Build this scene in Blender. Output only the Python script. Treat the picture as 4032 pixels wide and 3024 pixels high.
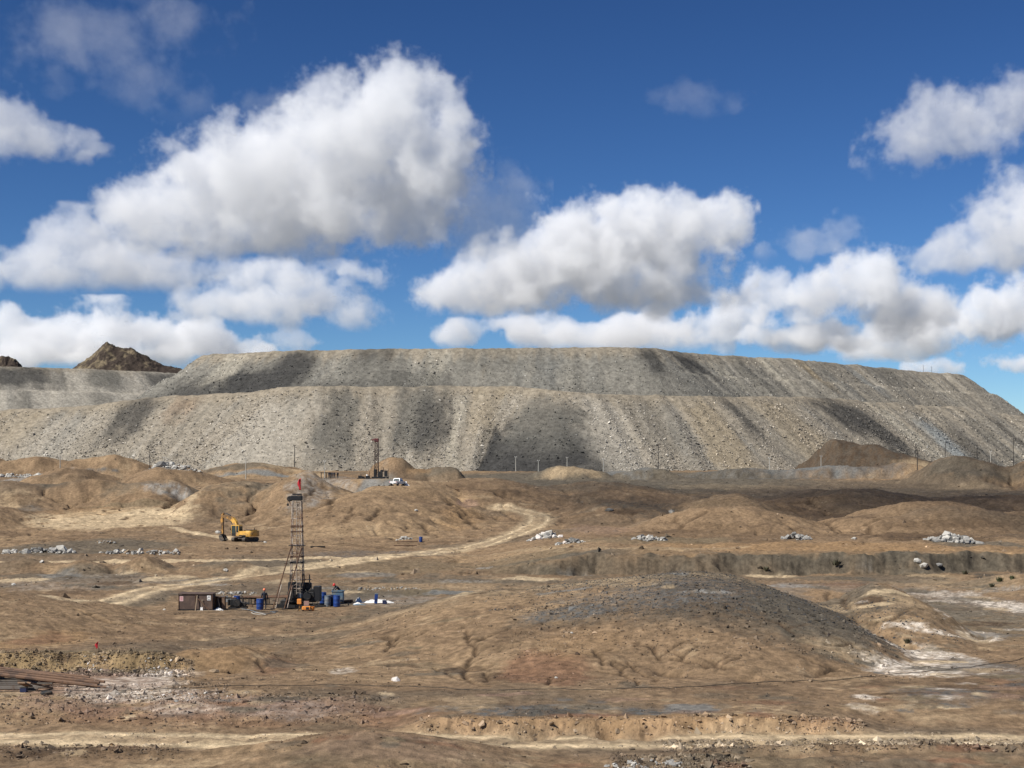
import bpy, bmesh, math, random
import numpy as np
from mathutils import Vector, Matrix

for _o in list(bpy.data.objects):
    bpy.data.objects.remove(_o, do_unlink=True)
SC = bpy.context.scene
COL = SC.collection

# ------------------------------------------------------------------ camera
FPX = 5824.0            # focal length in photo pixels (about 52 mm equivalent)
HOR = 1900.0            # photo row of the horizon
EYE = 10.6              # eye height above the drill pad
cam_data = bpy.data.cameras.new('camera')
cam_data.sensor_width = 36.0
cam_data.lens = FPX / 4032.0 * 36.0
cam_data.shift_y = (HOR - 1512.0) / 4032.0
cam_data.clip_start = 0.5
cam_data.clip_end = 60000.0
cam = bpy.data.objects.new('camera', cam_data)
cam.location = (0, 0, EYE)
cam.rotation_euler = (math.radians(90), 0, 0)
COL.objects.link(cam)
SC.camera = cam

# ------------------------------------------------------------------ daylight
SUN_EL, SUN_AZ = math.radians(46.0), math.radians(236.0)   # azimuth clockwise from +Y (view direction)
SUN_DIR = Vector((math.sin(SUN_AZ) * math.cos(SUN_EL), math.cos(SUN_AZ) * math.cos(SUN_EL), math.sin(SUN_EL)))
world = bpy.data.worlds.new('World')
SC.world = world
world.use_nodes = True
wt = world.node_tree
bg = wt.nodes['Background']
sky = wt.nodes.new('ShaderNodeTexSky')
sky.sky_type = 'NISHITA'
sky.sun_disc = False
sky.sun_elevation = SUN_EL
sky.sun_rotation = SUN_AZ
sky.altitude = 1800.0
sky.air_density = 1.0
sky.dust_density = 0.0
sky.ozone_density = 4.0
hs = wt.nodes.new('ShaderNodeHueSaturation')
hs.inputs['Saturation'].default_value = 1.08
hs.inputs['Value'].default_value = 0.66
wt.links.new(sky.outputs[0], hs.inputs['Color'])
gm = wt.nodes.new('ShaderNodeGamma')
gm.inputs['Gamma'].default_value = 1.5
wt.links.new(hs.outputs[0], gm.inputs['Color'])
wt.links.new(gm.outputs[0], bg.inputs['Color'])
bg.inputs['Strength'].default_value = 0.05
sun_data = bpy.data.lights.new('sun', 'SUN')
sun_data.energy = 5.0
sun_data.angle = math.radians(0.53)
sun_data.color = (1.0, 0.965, 0.905)
sun = bpy.data.objects.new('sun', sun_data)
sun.rotation_euler = (-SUN_DIR).to_track_quat('-Z', 'Y').to_euler()
sun.location = (60, -60, 120)
COL.objects.link(sun)
SC.view_settings.view_transform = 'Standard'
SC.view_settings.look = 'None'
SC.view_settings.exposure = 0.35
SC.view_settings.gamma = 1.0
SC.view_settings.use_curve_mapping = False
SC.render.engine = 'CYCLES'
SC.cycles.max_bounces = 10
SC.cycles.diffuse_bounces = 3
SC.cycles.glossy_bounces = 2
SC.cycles.transparent_max_bounces = 8
SC.cycles.volume_bounces = 5
SC.cycles.volume_step_rate = 2.5
SC.cycles.volume_max_steps = 256


def P3(px, py, d):
    """A photo pixel at distance d (metres ahead) as a point of the place."""
    return Vector(((px - 2016.0) / FPX * d, d, EYE + (HOR - py) / FPX * d))

# ------------------------------------------------------------------ numeric helpers
RNG = np.random.default_rng(7)
_G = RNG.normal(size=(256, 256, 2)).astype(np.float32)
_G /= np.linalg.norm(_G, axis=2, keepdims=True)

_GXT = np.ascontiguousarray(_G[..., 0]).ravel(); _GYT = np.ascontiguousarray(_G[..., 1]).ravel()
def perlin(x, y, s=0):
    x = np.asarray(x, np.float32) + np.float32(17.3 * s)
    y = np.asarray(y, np.float32) - np.float32(31.7 * s)
    fx = np.floor(x); fy = np.floor(y)
    xi = fx.astype(np.int32); yi = fy.astype(np.int32)
    fx = x - fx; fy = y - fy
    u = fx * fx * fx * (fx * (fx * 6 - 15) + 10); v = fy * fy * fy * (fy * (fy * 6 - 15) + 10)
    x0 = ((xi + s * 13) & 255) << 8; x1 = ((xi + 1 + s * 13) & 255) << 8
    y0 = (yi + s * 7) & 255; y1 = (yi + 1 + s * 7) & 255
    gx = fx - 1; gy = fy - 1
    k = x0 | y0; a = _GXT.take(k) * fx + _GYT.take(k) * fy
    k = x1 | y0; b = _GXT.take(k) * gx + _GYT.take(k) * fy
    k = x0 | y1; c = _GXT.take(k) * fx + _GYT.take(k) * gy
    k = x1 | y1; d = _GXT.take(k) * gx + _GYT.take(k) * gy
    a += u * (b - a); c += u * (d - c)
    return a + v * (c - a)

def fbm(x, y, scale, octaves=4, rough=0.5, s=0, ridged=False):
    tot = 0; amp = 1.0; norm = 0; f = 1.0 / scale
    for o in range(octaves):
        n = perlin(np.asarray(x) * f, np.asarray(y) * f, s + o)
        if ridged: n = 1 - 2.2 * np.abs(n)
        tot = tot + amp * n; norm += amp; amp *= rough; f *= 2.03
    return tot / norm * (1.0 if ridged else 1.6)

def sstep(a, b, x):
    t = np.clip((np.asarray(x, np.float64) - a) / (b - a), 0, 1)
    return t * t * (3 - 2 * t)

def Zrow(py, d):
    return EYE + (HOR - py) / FPX * d

def Xcol(px, d):
    return (px - 2016.0) / FPX * d

# ------------------------------------------------------------------ the lie of the land
BASE_D = [0, 160, 200, 245, 270, 300, 330, 365, 400, 450, 500, 560, 700]
BASE_Z = [0, 0.0, 0.0, 0.1, 0.5, 2.2, 4.6, 7.0, 8.9, 11.0, 13.0, 15.2, 16.5]

def base_height(x, y):
    return np.interp(y, BASE_D, BASE_Z)

# mounds: photo column, photo row of the crest, distance, half width in px, run in front, run behind, sharpness
MOUNDS = [
    (1450, 2890, 57.0, 640, 7, 5, 1.0),
    (2720, 2262, 104, 690, 24, 20, -1),
    (2080, 2322, 106, 720, 24, 15, 1.0),
    (2250, 2470, 92, 480, 14, 16, -1),
    (1800, 2395, 105, 620, 22, 13, 1.0),
    (3430, 2298, 110, 290, 16, 11, 1.4),
    (-150, 2335, 112, 830, 24, 15, 1.1),
    (1250, 2432, 113, 700, 12, 6, 1.0),
    (900, 2560, 85, 240, 4.0, 6, 1.4),
    (4250, 2240, 150, 420, 18, 16, 1.2),
    (930, 2210, 175, 190, 5, 5, 1.2),
    (600, 2196, 175, 160, 5, 6, 1.3),
    (330, 2212, 173, 190, 5, 5, 1.2),
    (60, 2210, 174, 200, 5, 5, 1.2),
    (2880, 2046, 255, 480, 18, 24, 1.0),
    (3680, 2020, 262, 520, 26, 30, 1.1),
    (4300, 2010, 262, 400, 26, 30, 1.1),
    (2880, 1945, 325, 290, 24, 24, 1.0),
    (2450, 1985, 318, 260, 22, 24, 1.0),
    (3370, 1928, 345, 400, 30, 30, 1.0),
    (3950, 1955, 335, 460, 28, 30, 1.0),
    (1900, 1880, 372, 380, 58, 20, 1.0),
    (2350, 1898, 385, 330, 40, 20, 1.0),
    (1480, 1938, 318, 430, 46, 16, 1.0),
    (1600, 1903, 338, 260, 18, 50, 1.3),
    (1330, 1880, 388, 240, 30, 30, 1.3),
    (1195, 1853, 332, 230, 30, 18, 1.15),
    (930, 1893, 335, 250, 26, 18, 1.0),
    (620, 1893, 350, 270, 17, 20, 1.0),
    (360, 1887, 354, 260, 18, 20, 1.0),
    (60, 1900, 350, 300, 26, 20, 1.0),
    (-90, 2010, 300, 260, 24, 26, 1.0),
    (670, 1832, 425, 260, 26, 16, 1.1),
    (280, 1845, 420, 230, 20, 16, 1.1),
    (140, 1800, 500, 280, 18, 20, 1.0),
    (430, 1792, 500, 260, 18, 20, 1.0),
    (-80, 1790, 505, 170, 18, 20, 1.2),
    (1000, 1822, 495, 330, 14, 14, 1.0),
    (1565, 1800, 388, 190, 14, 14, 1.1),
    (1730, 1834, 386, 120, 12, 12, 1.2),
    (3290, 1732, 530, 150, 22, 20, 1.0),
    (3420, 1752, 528, 170, 22, 20, 1.1),
    (3560, 1790, 520, 260, 20, 20, 1.0),
    (3780, 1792, 430, 270, 26, 24, 1.1),
    (4120, 1800, 425, 260, 26, 24, 1.1),
    (2930, 1843, 478, 300, 7, 14, 1.6),
    (3300, 1833, 478, 330, 7, 14, 1.6),
    (3560, 1822, 478, 200, 7, 14, 1.6),
    (2240, 1834, 468, 200, 8, 12, 1.5),
    (2550, 1842, 470, 180, 9, 12, 1.3),
]

def macro(x, y):
    shape = np.shape(x)
    x = np.asarray(x, np.float64).ravel(); y = np.asarray(y, np.float64).ravel()
    # warp so that no outline is a clean ellipse
    wx = x + fbm(x, y, 14, 3, 0.5, 1) * 2.2 * np.clip(y / 120, 0.5, 2.5)
    wy = y + fbm(x, y, 14, 3, 0.5, 2) * 2.2 * np.clip(y / 120, 0.5, 2.5)
    z = base_height(x, y)
    acc = np.zeros_like(z)
    lo, hi = float(np.min(y)), float(np.max(y))
    for (px, py, d, hw, rf, rb, sh) in MOUNDS:
        if d + 1.3 * rb + 8 < lo or d - 1.3 * rf - 8 > hi: continue
        cx = Xcol(px, d); h = Zrow(py, d) - np.interp(d, BASE_D, BASE_Z)
        if h <= 0.05: h = 0.05
        rx = hw * d / FPX
        sel = np.nonzero(np.abs(wx - cx) < rx * 1.13)[0] if wx.ndim == 1 else None
        fx, fy = (wx, wy)
        sel = sel[(fy[sel] > d - rf * 1.13) & (fy[sel] < d + rb * 1.13)]
        if len(sel) == 0: continue
        dy = fy[sel] - d
        ry = np.where(dy < 0, rf, rb)
        r = np.sqrt(((fx[sel] - cx) / rx) ** 2 + (dy / ry) ** 2) / 1.12
        p = np.clip(1 - r, 0, 1)
        cosn = p * p * (3 - 2 * p)
        cone = np.clip(1.12 - np.sqrt(r * r + 0.0144), 0, 1.0) * np.clip(p / 0.35, 0, 1) ** 1.5
        k = np.clip(sh - 0.75, 0.1, 0.8)
        p = (cosn * (1 - k) + cone * k) * h if sh > 0 else np.clip(1 - r * r, 0, 1) ** 1.2 * h
        acc[sel] += p ** 2.5
    z = z + acc ** 0.4
    u = x / np.maximum(y, 1) * FPX + 2016          # bearing, in photo columns, used only to say where a bank ends
    n1 = fbm(x, y, 5, 3, 0.55, 5)
    n2 = fbm(x, y, 1.6, 3, 0.6, 6)
    # rocky cut bank on the left
    f = sstep(900, 560, u + n1 * 60)
    edge = 80.6 + n1 * 1.0 + n2 * 0.5
    crag = fbm(x, y, 1.3, 4, 0.65, 8, ridged=True)
    z = z + f * 0.30 * (crag - 0.3) * sstep(79.2, 80.6, y) * sstep(84.5, 82, y)
    z = z + f * 0.80 * sstep(0, 1.0, y - edge) * (1 - 0.75 * sstep(86, 100, y))
    # cut bank behind the near road
    f = sstep(1500, 1750, u) * sstep(3500, 3250, u + n1 * 40)
    edge = 62.3 + n1 * 0.7 + n2 * 0.4
    bank = sstep(0, 0.75, y - edge) * f + (1 - f) * sstep(0, 6.0, y - 63.4)
    z = z + 0.55 * bank * (1 - sstep(70, 92, y))
    # windrow of clods in front of the road, right
    f = sstep(2650, 3050, u)
    ridge = np.exp(-((y - (58.5 + 0.3 * n1)) / 0.5) ** 2)
    z = z + f * ridge * (0.24 + 0.2 * n2)
    f2 = sstep(2150, 2500, u)
    z = z + f2 * 0.16 * np.exp(-((y - 56.0 - n1) / 1.1) ** 2) * (1 + n2)
    # small windrow left of the road
    z = z + sstep(1500, 900, u) * 0.16 * np.exp(-((y - 57.6 - 0.3 * n1) / 0.8) ** 2) * (1 + n2)
    # terrace bank, right
    f = sstep(1800, 2350, u)
    sc = fbm(x, y, 9, 2, 0.5, 9)
    edge = 170.5 + sc * 3.2 + n1 * 1.6 + n2 * 0.5 + sstep(3300, 4200, u) * 6
    t = sstep(0, 2.2, y - edge) * f
    z = z + (2.25 + 0.45 * sc + 0.3 * n1) * t * (1 - sstep(255, 300, y)) + 0.3 * t * sstep(5, 0, y - edge) * n1
    return z.reshape(shape)

# droplets of rain carve rills into a coarse copy of the land
EX0, EX1, EY0, EY1, ES = -190.0, 190.0, 48.0, 470.0, 0.5
_gx = np.arange(EX0, EX1 + ES, ES); _gy = np.arange(EY0, EY1 + ES, ES)
GX, GY = np.meshgrid(_gx, _gy)
H0 = macro(GX, GY) + fbm(GX, GY, 7, 4, 0.55, 21) * 0.22 * np.clip(GY / 150, 0.5, 2.2)

def erode(H, waves=7, n=26000, steps=55):
    H = H.copy(); ny, nx = H.shape
    flow = np.zeros_like(H)
    rng = np.random.default_rng(3)
    for w in range(waves):
        gy_, gx_ = np.gradient(H, ES)
        px = rng.uniform(2, nx - 3, n); py = rng.uniform(2, ny - 3, n)
        vx = np.zeros(n); vy = np.zeros(n)
        for s in range(steps):
            i = py.astype(np.int32); j = px.astype(np.int32)
            sx = gx_[i, j]; sy = gy_[i, j]
            vx = vx * 0.55 - sx; vy = vy * 0.55 - sy
            l = np.sqrt(vx * vx + vy * vy) + 1e-6
            px = np.clip(px + vx / l, 2, nx - 3); py = np.clip(py + vy / l, 2, ny - 3)
            slope = np.sqrt(sx * sx + sy * sy)
            amt = 0.014 * np.clip(slope * 2.0, 0, 1) * (slope > 0.07)
            k = i * nx + j
            H -= np.bincount(k, amt, ny * nx).reshape(ny, nx)
            flow += np.bincount(k, slope > 0.07, ny * nx).reshape(ny, nx)
    return H, flow

H1, FLOW = erode(H0)
DH = np.clip(H1 - H0, -1.1, 0)
FLOW = np.log1p(FLOW)
FLOW = FLOW / np.percentile(FLOW, 99.5)

def sample(A, x, y):
    fx = np.clip((np.asarray(x, np.float64) - EX0) / ES, 0, A.shape[1] - 1.001)
    fy = np.clip((np.asarray(y, np.float64) - EY0) / ES, 0, A.shape[0] - 1.001)
    i = fy.astype(np.int32); j = fx.astype(np.int32); a = fx - j; b = fy - i
    return (A[i, j] * (1 - a) + A[i, j + 1] * a) * (1 - b) + (A[i + 1, j] * (1 - a) + A[i + 1, j + 1] * a) * b

def inside(x, y):
    return ((np.asarray(x) > EX0) & (np.asarray(x) < EX1) & (np.asarray(y) > EY0) & (np.asarray(y) < EY1)).astype(np.float64)

GULLIES = []   # (polyline, depth, half width)

def near_line(x, y, f, R):
    """Points closer than R to a polyline, and how close."""
    lo_, hi_ = f.min(0) - R, f.max(0) + R
    idx = np.nonzero((y > lo_[1]) & (y < hi_[1]))[0]
    idx = idx[(x[idx] > lo_[0]) & (x[idx] < hi_[0])]
    if len(idx) == 0: return idx, np.zeros(0)
    x = x[idx]; y = y[idx]
    D = np.full(len(x), 1e9)
    for c0 in range(0, len(f) - 1, 6):
        ch = f[c0:c0 + 7]
        x0, y0 = ch.min(0) - R; x1, y1 = ch.max(0) + R
        s = np.nonzero((y > y0) & (y < y1))[0]
        s = s[(x[s] > x0) & (x[s] < x1)]
        if len(s) == 0: continue
        for a_, b_ in zip(ch[:-1], ch[1:]):
            dx, dy = b_ - a_; L2 = dx * dx + dy * dy + 1e-9
            t_ = np.clip(((x[s] - a_[0]) * dx + (y[s] - a_[1]) * dy) / L2, 0, 1)
            D[s] = np.minimum(D[s], (x[s] - a_[0] - t_ * dx) ** 2 + (y[s] - a_[1] - t_ * dy) ** 2)
    s = np.nonzero(D < R * R)[0]
    return idx[s], np.sqrt(D[s])

PADS = []      # (x, y, radius, level, softness): ground made level under a machine

def height(x, y):
    z = macro(x, y) + fbm(x, y, 7, 4, 0.55, 21) * 0.22 * np.clip(np.asarray(y) / 150, 0.5, 2.2)
    z = z + sample(DH, x, y) * inside(x, y) * (0.35 + 0.65 * sstep(120, 170, y))
    z = z + fbm(x, y, 1.1, 4, 0.68, 25) * 0.085 * np.clip(np.asarray(y) / 90, 0.8, 2.6)
    z = z + fbm(x, y, 2.7, 3, 0.55, 27) * 0.10 * np.clip(np.asarray(y) / 110, 0.7, 2.0)
    for (f, dep, hw) in GULLIES:
        s, dist = near_line(x, y, f, hw * 3)
        if len(s): z[s] -= dep * np.exp(-(dist / hw) ** 2)
    for (cx, cy, r, lv, so) in PADS:
        m = sstep(r + so, r, np.hypot(np.asarray(x) - cx, np.asarray(y) - cy))
        z = z * (1 - m) + (lv + 0.02 * fbm(x, y, 0.8, 3, 0.6, 33)) * m
    return z

def hz(x, y):
    return float(height(np.array([x]), np.array([y]))[0])

_ray = {}
def hit(px, py, d0=52.0, d1=640.0, exact=False):
    """Where the line of sight through a photo pixel meets the ground."""
    d = np.concatenate([np.arange(52, 140, 0.25), np.arange(140, 640, 0.5)])
    c = int(round(px / 8.0))
    if c not in _ray:
        _ray[c] = height(Xcol(c * 8.0, d), d)
    g = _ray[c]
    zr = Zrow(py, d)
    k = np.nonzero((g >= zr) & (d >= d0) & (d <= d1))[0]
    if len(k) == 0:
        k = [int(np.argmin(np.where((d >= d0) & (d <= d1), zr - g, 1e9)))]
    i = int(k[0])
    x = Xcol(px, d[i])
    return Vector((float(x), float(d[i]), float(g[i]) if not exact else hz(x, d[i])))
# ------------------------------------------------------------------ level ground under the machines
for (px, py, d, r, so) in [(1170, 2396, 127, 11.5, 5), (1450, 2370, 131, 5, 3), (790, 2405, 122, 3.5, 2.5), (965, 2133, 262, 7, 5), (1572, 1913, 334, 5, 8), (1490, 1886, 372, 7, 10), (1300, 1884, 384, 4, 8), (150, 2703, 73.5, 5.0, 2)]:
    PADS.append((Xcol(px, d), d, r, Zrow(py, d), so))

# ------------------------------------------------------------------ soil colours
SOIL = dict(brown=(0.335, 0.225, 0.130), tan=(0.455, 0.315, 0.18), pale=(0.54, 0.40, 0.24), cream=(0.82, 0.63, 0.39), grey=(0.175, 0.148, 0.108),
            dark=(0.105, 0.092, 0.072), slate=(0.15, 0.148, 0.138), blue=(0.26, 0.262, 0.245), red=(0.30, 0.165, 0.095), pink=(0.39, 0.255, 0.18), salt=(0.95, 0.83, 0.68),
            umber=(0.145, 0.094, 0.055), ochre=(0.43, 0.27, 0.135), rockgrey=(0.42, 0.40, 0.36), olive=(0.23, 0.18, 0.11))

SOIL_K = 0.60
SOIL = {k: tuple(c * SOIL_K for c in v) for k, v in SOIL.items()}

# patches: x0, y0, x1, y1 of the ground they cover in the photograph, soil, strength, raggedness
PATCHES = [
    # far hills
    (900, 1860, 1300, 1960, 'grey', 0.55, 1.0), (1080, 1850, 1330, 1905, 'grey', 0.9, 0.6), (1180, 1880, 1400, 1990, 'rockgrey', 0.5, 1.5),
    (200, 1880, 480, 1925, 'grey', 0.85, 0.7), (480, 1890, 760, 1935, 'grey', 0.6, 0.8), (800, 1888, 1010, 1925, 'grey', 0.7, 0.8),
    (560, 1905, 760, 1960, 'rockgrey', 0.8, 1.4), (640, 1940, 740, 1975, 'slate', 0.9, 0.9), (330, 1840, 470, 1860, 'slate', 0.8, 0.7),
    (0, 1855, 230, 1885, 'rockgrey', 1.0, 0.7), (560, 1820, 780, 1850, 'rockgrey', 0.7, 1.5), (760, 1850, 1250, 1870, 'blue', 0.9, 0.7),
    (780, 1815, 1130, 1850, 'grey', 0.8, 0.7), (1000, 1835, 1200, 1850, 'pale', 0.6, 1.0),
    (110, 1992, 780, 2092, 'cream', 1.0, 0.6), (170, 1995, 560, 2035, 'ochre', 0.5, 1.0), (300, 1960, 820, 1998, 'olive', 0.6, 0.8),
    (0, 1960, 160, 2020, 'slate', 0.5, 1.0), (0, 2020, 700, 2120, 'brown', 0.3, 1.0),
    (1640, 1850, 3200, 1905, 'grey', 0.95, 0.4), (1700, 1880, 2900, 1935, 'dark', 0.45, 0.8), (2500, 1880, 4032, 1960, 'grey', 0.6, 0.8),  # the dark patch at the centre takes the place of cloud shade
    (1500, 1900, 1720, 1935, 'tan', 0.8, 0.8), (1400, 1880, 1560, 1915, 'blue', 0.85, 0.9), (1450, 1872, 1560, 1900, 'pale', 0.6, 1.2),
    (1600, 1800, 1700, 1870, 'ochre', 0.6, 1.3), (1640, 1840, 1850, 1872, 'grey', 0.7, 0.8),
    (2120, 1836, 2390, 1868, 'pale', 0.75, 1.0), (2350, 1838, 2600, 1880, 'blue', 0.8, 0.9), (2700, 1815, 3680, 1882, 'blue', 1.0, 0.6), (3380, 1790, 3800, 1822, 'pale', 0.8, 1.3),
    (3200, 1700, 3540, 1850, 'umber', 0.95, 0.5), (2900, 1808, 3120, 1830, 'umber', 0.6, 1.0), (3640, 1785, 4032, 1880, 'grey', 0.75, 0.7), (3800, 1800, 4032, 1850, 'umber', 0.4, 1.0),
    (3050, 1920, 4032, 2030, 'umber', 0.4, 0.8), (2340, 1960, 2700, 2040, 'dark', 0.7, 0.9), (2380, 2005, 2560, 2030, 'umber', 0.8, 1.0), (2700, 1940, 3150, 2020, 'tan', 0.5, 0.8),  # broad umber patch on the right hills: cloud shade put into the soil colour
    (3300, 1925, 4032, 1990, 'dark', 0.3, 0.8), (3380, 2085, 3900, 2130, 'umber', 0.8, 1.0), (2300, 2060, 3350, 2120, 'umber', 0.35, 0.8), (3480, 2040, 4032, 2080, 'umber', 0.4, 0.8),  # weak dark patch at the right edge: cloud shade painted over the hills
    (3650, 1895, 4032, 1925, 'pale', 0.3, 1.4), (2650, 1905, 3100, 1935, 'pale', 0.25, 1.4),
    (1250, 1935, 1700, 2060, 'brown', 0.5, 0.6), (1740, 1960, 1900, 2090, 'ochre', 0.45, 1.4), (1800, 1965, 1890, 1995, 'pink', 0.7, 1.2), (2230, 2060, 2480, 2110, 'pink', 0.4, 1.2),
    (2260, 2110, 2900, 2135, 'olive', 0.6, 0.8),
    # middle flats
    (0, 2120, 720, 2190, 'grey', 0.8, 0.7), (0, 2215, 620, 2280, 'grey', 0.7, 0.7), (600, 2200, 1350, 2260, 'grey', 0.75, 0.7), (260, 2200, 420, 2260, 'tan', 0.7, 0.8), (500, 2190, 800, 2240, 'brown', 0.9, 0.9),
    (0, 2260, 700, 2330, 'rockgrey', 0.28, 1.0), (0, 2270, 1100, 2300, 'grey', 0.45, 0.9), (430, 2320, 680, 2400, 'grey', 0.7, 0.8), (700, 2290, 1400, 2380, 'grey', 0.5, 0.7),
    (1180, 2170, 1800, 2195, 'slate', 0.6, 0.6), (1100, 2200, 1900, 2270, 'olive', 0.5, 0.8), (1300, 2246, 4100, 2300, 'grey', 0.75, 0.5), (1300, 2255, 4032, 2272, 'pale', 0.5, 0.8), (1300, 2275, 2400, 2300, 'grey', 0.7, 0.7), (1350, 2290, 2100, 2330, 'pale', 0.35, 0.9),
    (1350, 2320, 1900, 2350, 'grey', 0.7, 1.0), (1300, 2345, 1750, 2385, 'rockgrey', 0.35, 0.8), (1100, 2330, 1500, 2400, 'grey', 0.6, 0.7),
    (1830, 2172, 4100, 2258, 'grey', 0.95, 0.35), (1830, 2180, 2300, 2260, 'olive', 0.5, 0.9), (2480, 2138, 3900, 2172, 'ochre', 0.75, 0.4), (3850, 2160, 3960, 2220, 'pale', 0.6, 0.9), (3700, 2120, 4032, 2170, 'grey', 0.8, 0.7),
    (2900, 2268, 4032, 2310, 'blue', 0.3, 1.2), (3450, 2280, 4100, 2560, 'olive', 0.4, 1.1), (3500, 2280, 4032, 2330, 'pale', 0.4, 1.0), (3300, 2250, 3750, 2300, 'grey', 0.6, 0.8), (3900, 2230, 4100, 2320, 'dark', 0.9, 0.5),
    # near hill and its apron
    (2050, 2320, 3400, 2440, 'dark', 0.6, 1.3), (2250, 2280, 3350, 2390, 'slate', 0.75, 1.3), (2700, 2330, 3450, 2560, 'dark', 0.5, 1.8), (2950, 2380, 3480, 2590, 'grey', 0.8, 1.2), (2050, 2380, 2500, 2440, 'slate', 0.8, 0.6),
    (1500, 2330, 2350, 2400, 'tan', 0.4, 0.8), (1950, 2560, 2350, 2700, 'red', 0.75, 0.8), (2100, 2480, 2450, 2600, 'ochre', 0.35, 1.0), (2250, 2470, 2800, 2690, 'brown', 0.3, 0.8),
    (3230, 2290, 3600, 2420, 'ochre', 0.7, 0.7), (3360, 2340, 3500, 2400, 'umber', 0.9, 0.8), (3230, 2295, 3480, 2320, 'red', 0.4, 0.8),
    (3430, 2450, 3820, 2490, 'salt', 0.85, 1.2), (3700, 2480, 3950, 2520, 'salt', 0.7, 1.3), (3560, 2530, 3850, 2640, 'salt', 0.95, 0.8), (3380, 2610, 3800, 2670, 'salt', 0.9, 0.9), (3850, 2360, 4100, 2420, 'salt', 0.8, 1.2), (3600, 2320, 3900, 2370, 'salt', 0.45, 1.3),
    (3150, 2520, 3500, 2600, 'pale', 0.5, 1.2), (3750, 2590, 4100, 2700, 'slate', 0.6, 1.0), (3480, 2700, 3950, 2790, 'slate', 0.65, 0.9), (3900, 2650, 4032, 2740, 'red', 0.5, 1.0), (3360, 2735, 3480, 2760, 'salt', 0.9, 1.0), (3330, 2770, 3450, 2810, 'salt', 0.6, 1.0),
    (3480, 2740, 4032, 2850, 'brown', 0.4, 1.0), (3550, 2760, 3760, 2800, 'dark', 0.5, 1.3),
    # near left
    (0, 2380, 700, 2500, 'brown', 0.5, 0.7), (0, 2455, 330, 2560, 'ochre', 0.7, 0.8), (60, 2480, 250, 2540, 'red', 0.6, 0.9), (0, 2555, 700, 2660, 'olive', 0.75, 0.9), (0, 2580, 760, 2650, 'pale', 0.4, 1.6), (0, 2585, 600, 2655, 'umber', 0.35, 1.8),
    (310, 2580, 440, 2650, 'pink', 0.8, 0.9), (330, 2575, 430, 2625, 'salt', 0.6, 1.6), (540, 2585, 770, 2690, 'salt', 0.7, 1.6), (700, 2540, 1060, 2680, 'ochre', 0.55, 0.7), (1020, 2590, 1180, 2660, 'red', 0.5, 1.2), (1300, 2625, 1400, 2665, 'salt', 0.55, 1.6),
    (0, 2650, 700, 2740, 'pink', 0.75, 0.7), (250, 2660, 720, 2740, 'salt', 0.45, 1.2), (0, 2740, 1500, 2830, 'pink', 0.55, 0.7), (300, 2720, 900, 2770, 'salt', 0.5, 1.4), (620, 2720, 900, 2750, 'red', 0.35, 1.0), (900, 2760, 1400, 2840, 'rockgrey', 0.45, 1.3), (0, 2770, 1700, 2870, 'red', 0.38, 0.9), (550, 2770, 900, 2810, 'salt', 0.35, 1.5),
    (1780, 2775, 2700, 2845, 'slate', 0.85, 0.6), (2000, 2795, 2300, 2838, 'dark', 0.7, 0.8), (2600, 2770, 2850, 2810, 'blue', 0.8, 0.8), (1700, 2740, 2000, 2800, 'pale', 0.4, 1.0), (2200, 2775, 2500, 2800, 'pale', 0.35, 1.2),
    (1650, 2815, 3420, 2895, 'ochre', 0.85, 0.4), (2700, 2840, 3120, 2895, 'pale', 0.85, 0.6), (3100, 2830, 3400, 2880, 'red', 0.7, 1.0), (1400, 2790, 1800, 2860, 'red', 0.4, 0.9),
    (2550, 2915, 4100, 2960, 'umber', 0.85, 0.5), (2550, 2950, 3300, 3060, 'olive', 0.6, 0.8), (2400, 2980, 2950, 3060, 'dark', 0.35, 1.2), (3300, 2990, 4032, 3060, 'grey', 0.5, 1.0), (900, 2890, 2150, 3040, 'olive', 0.35, 0.9), (1150, 2890, 2000, 3000, 'pink', 0.3, 1.0),
    (0, 2935, 800, 2990, 'umber', 0.45, 1.0), (2700, 2895, 3500, 2920, 'pale', 0.7, 0.7),
]
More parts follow.
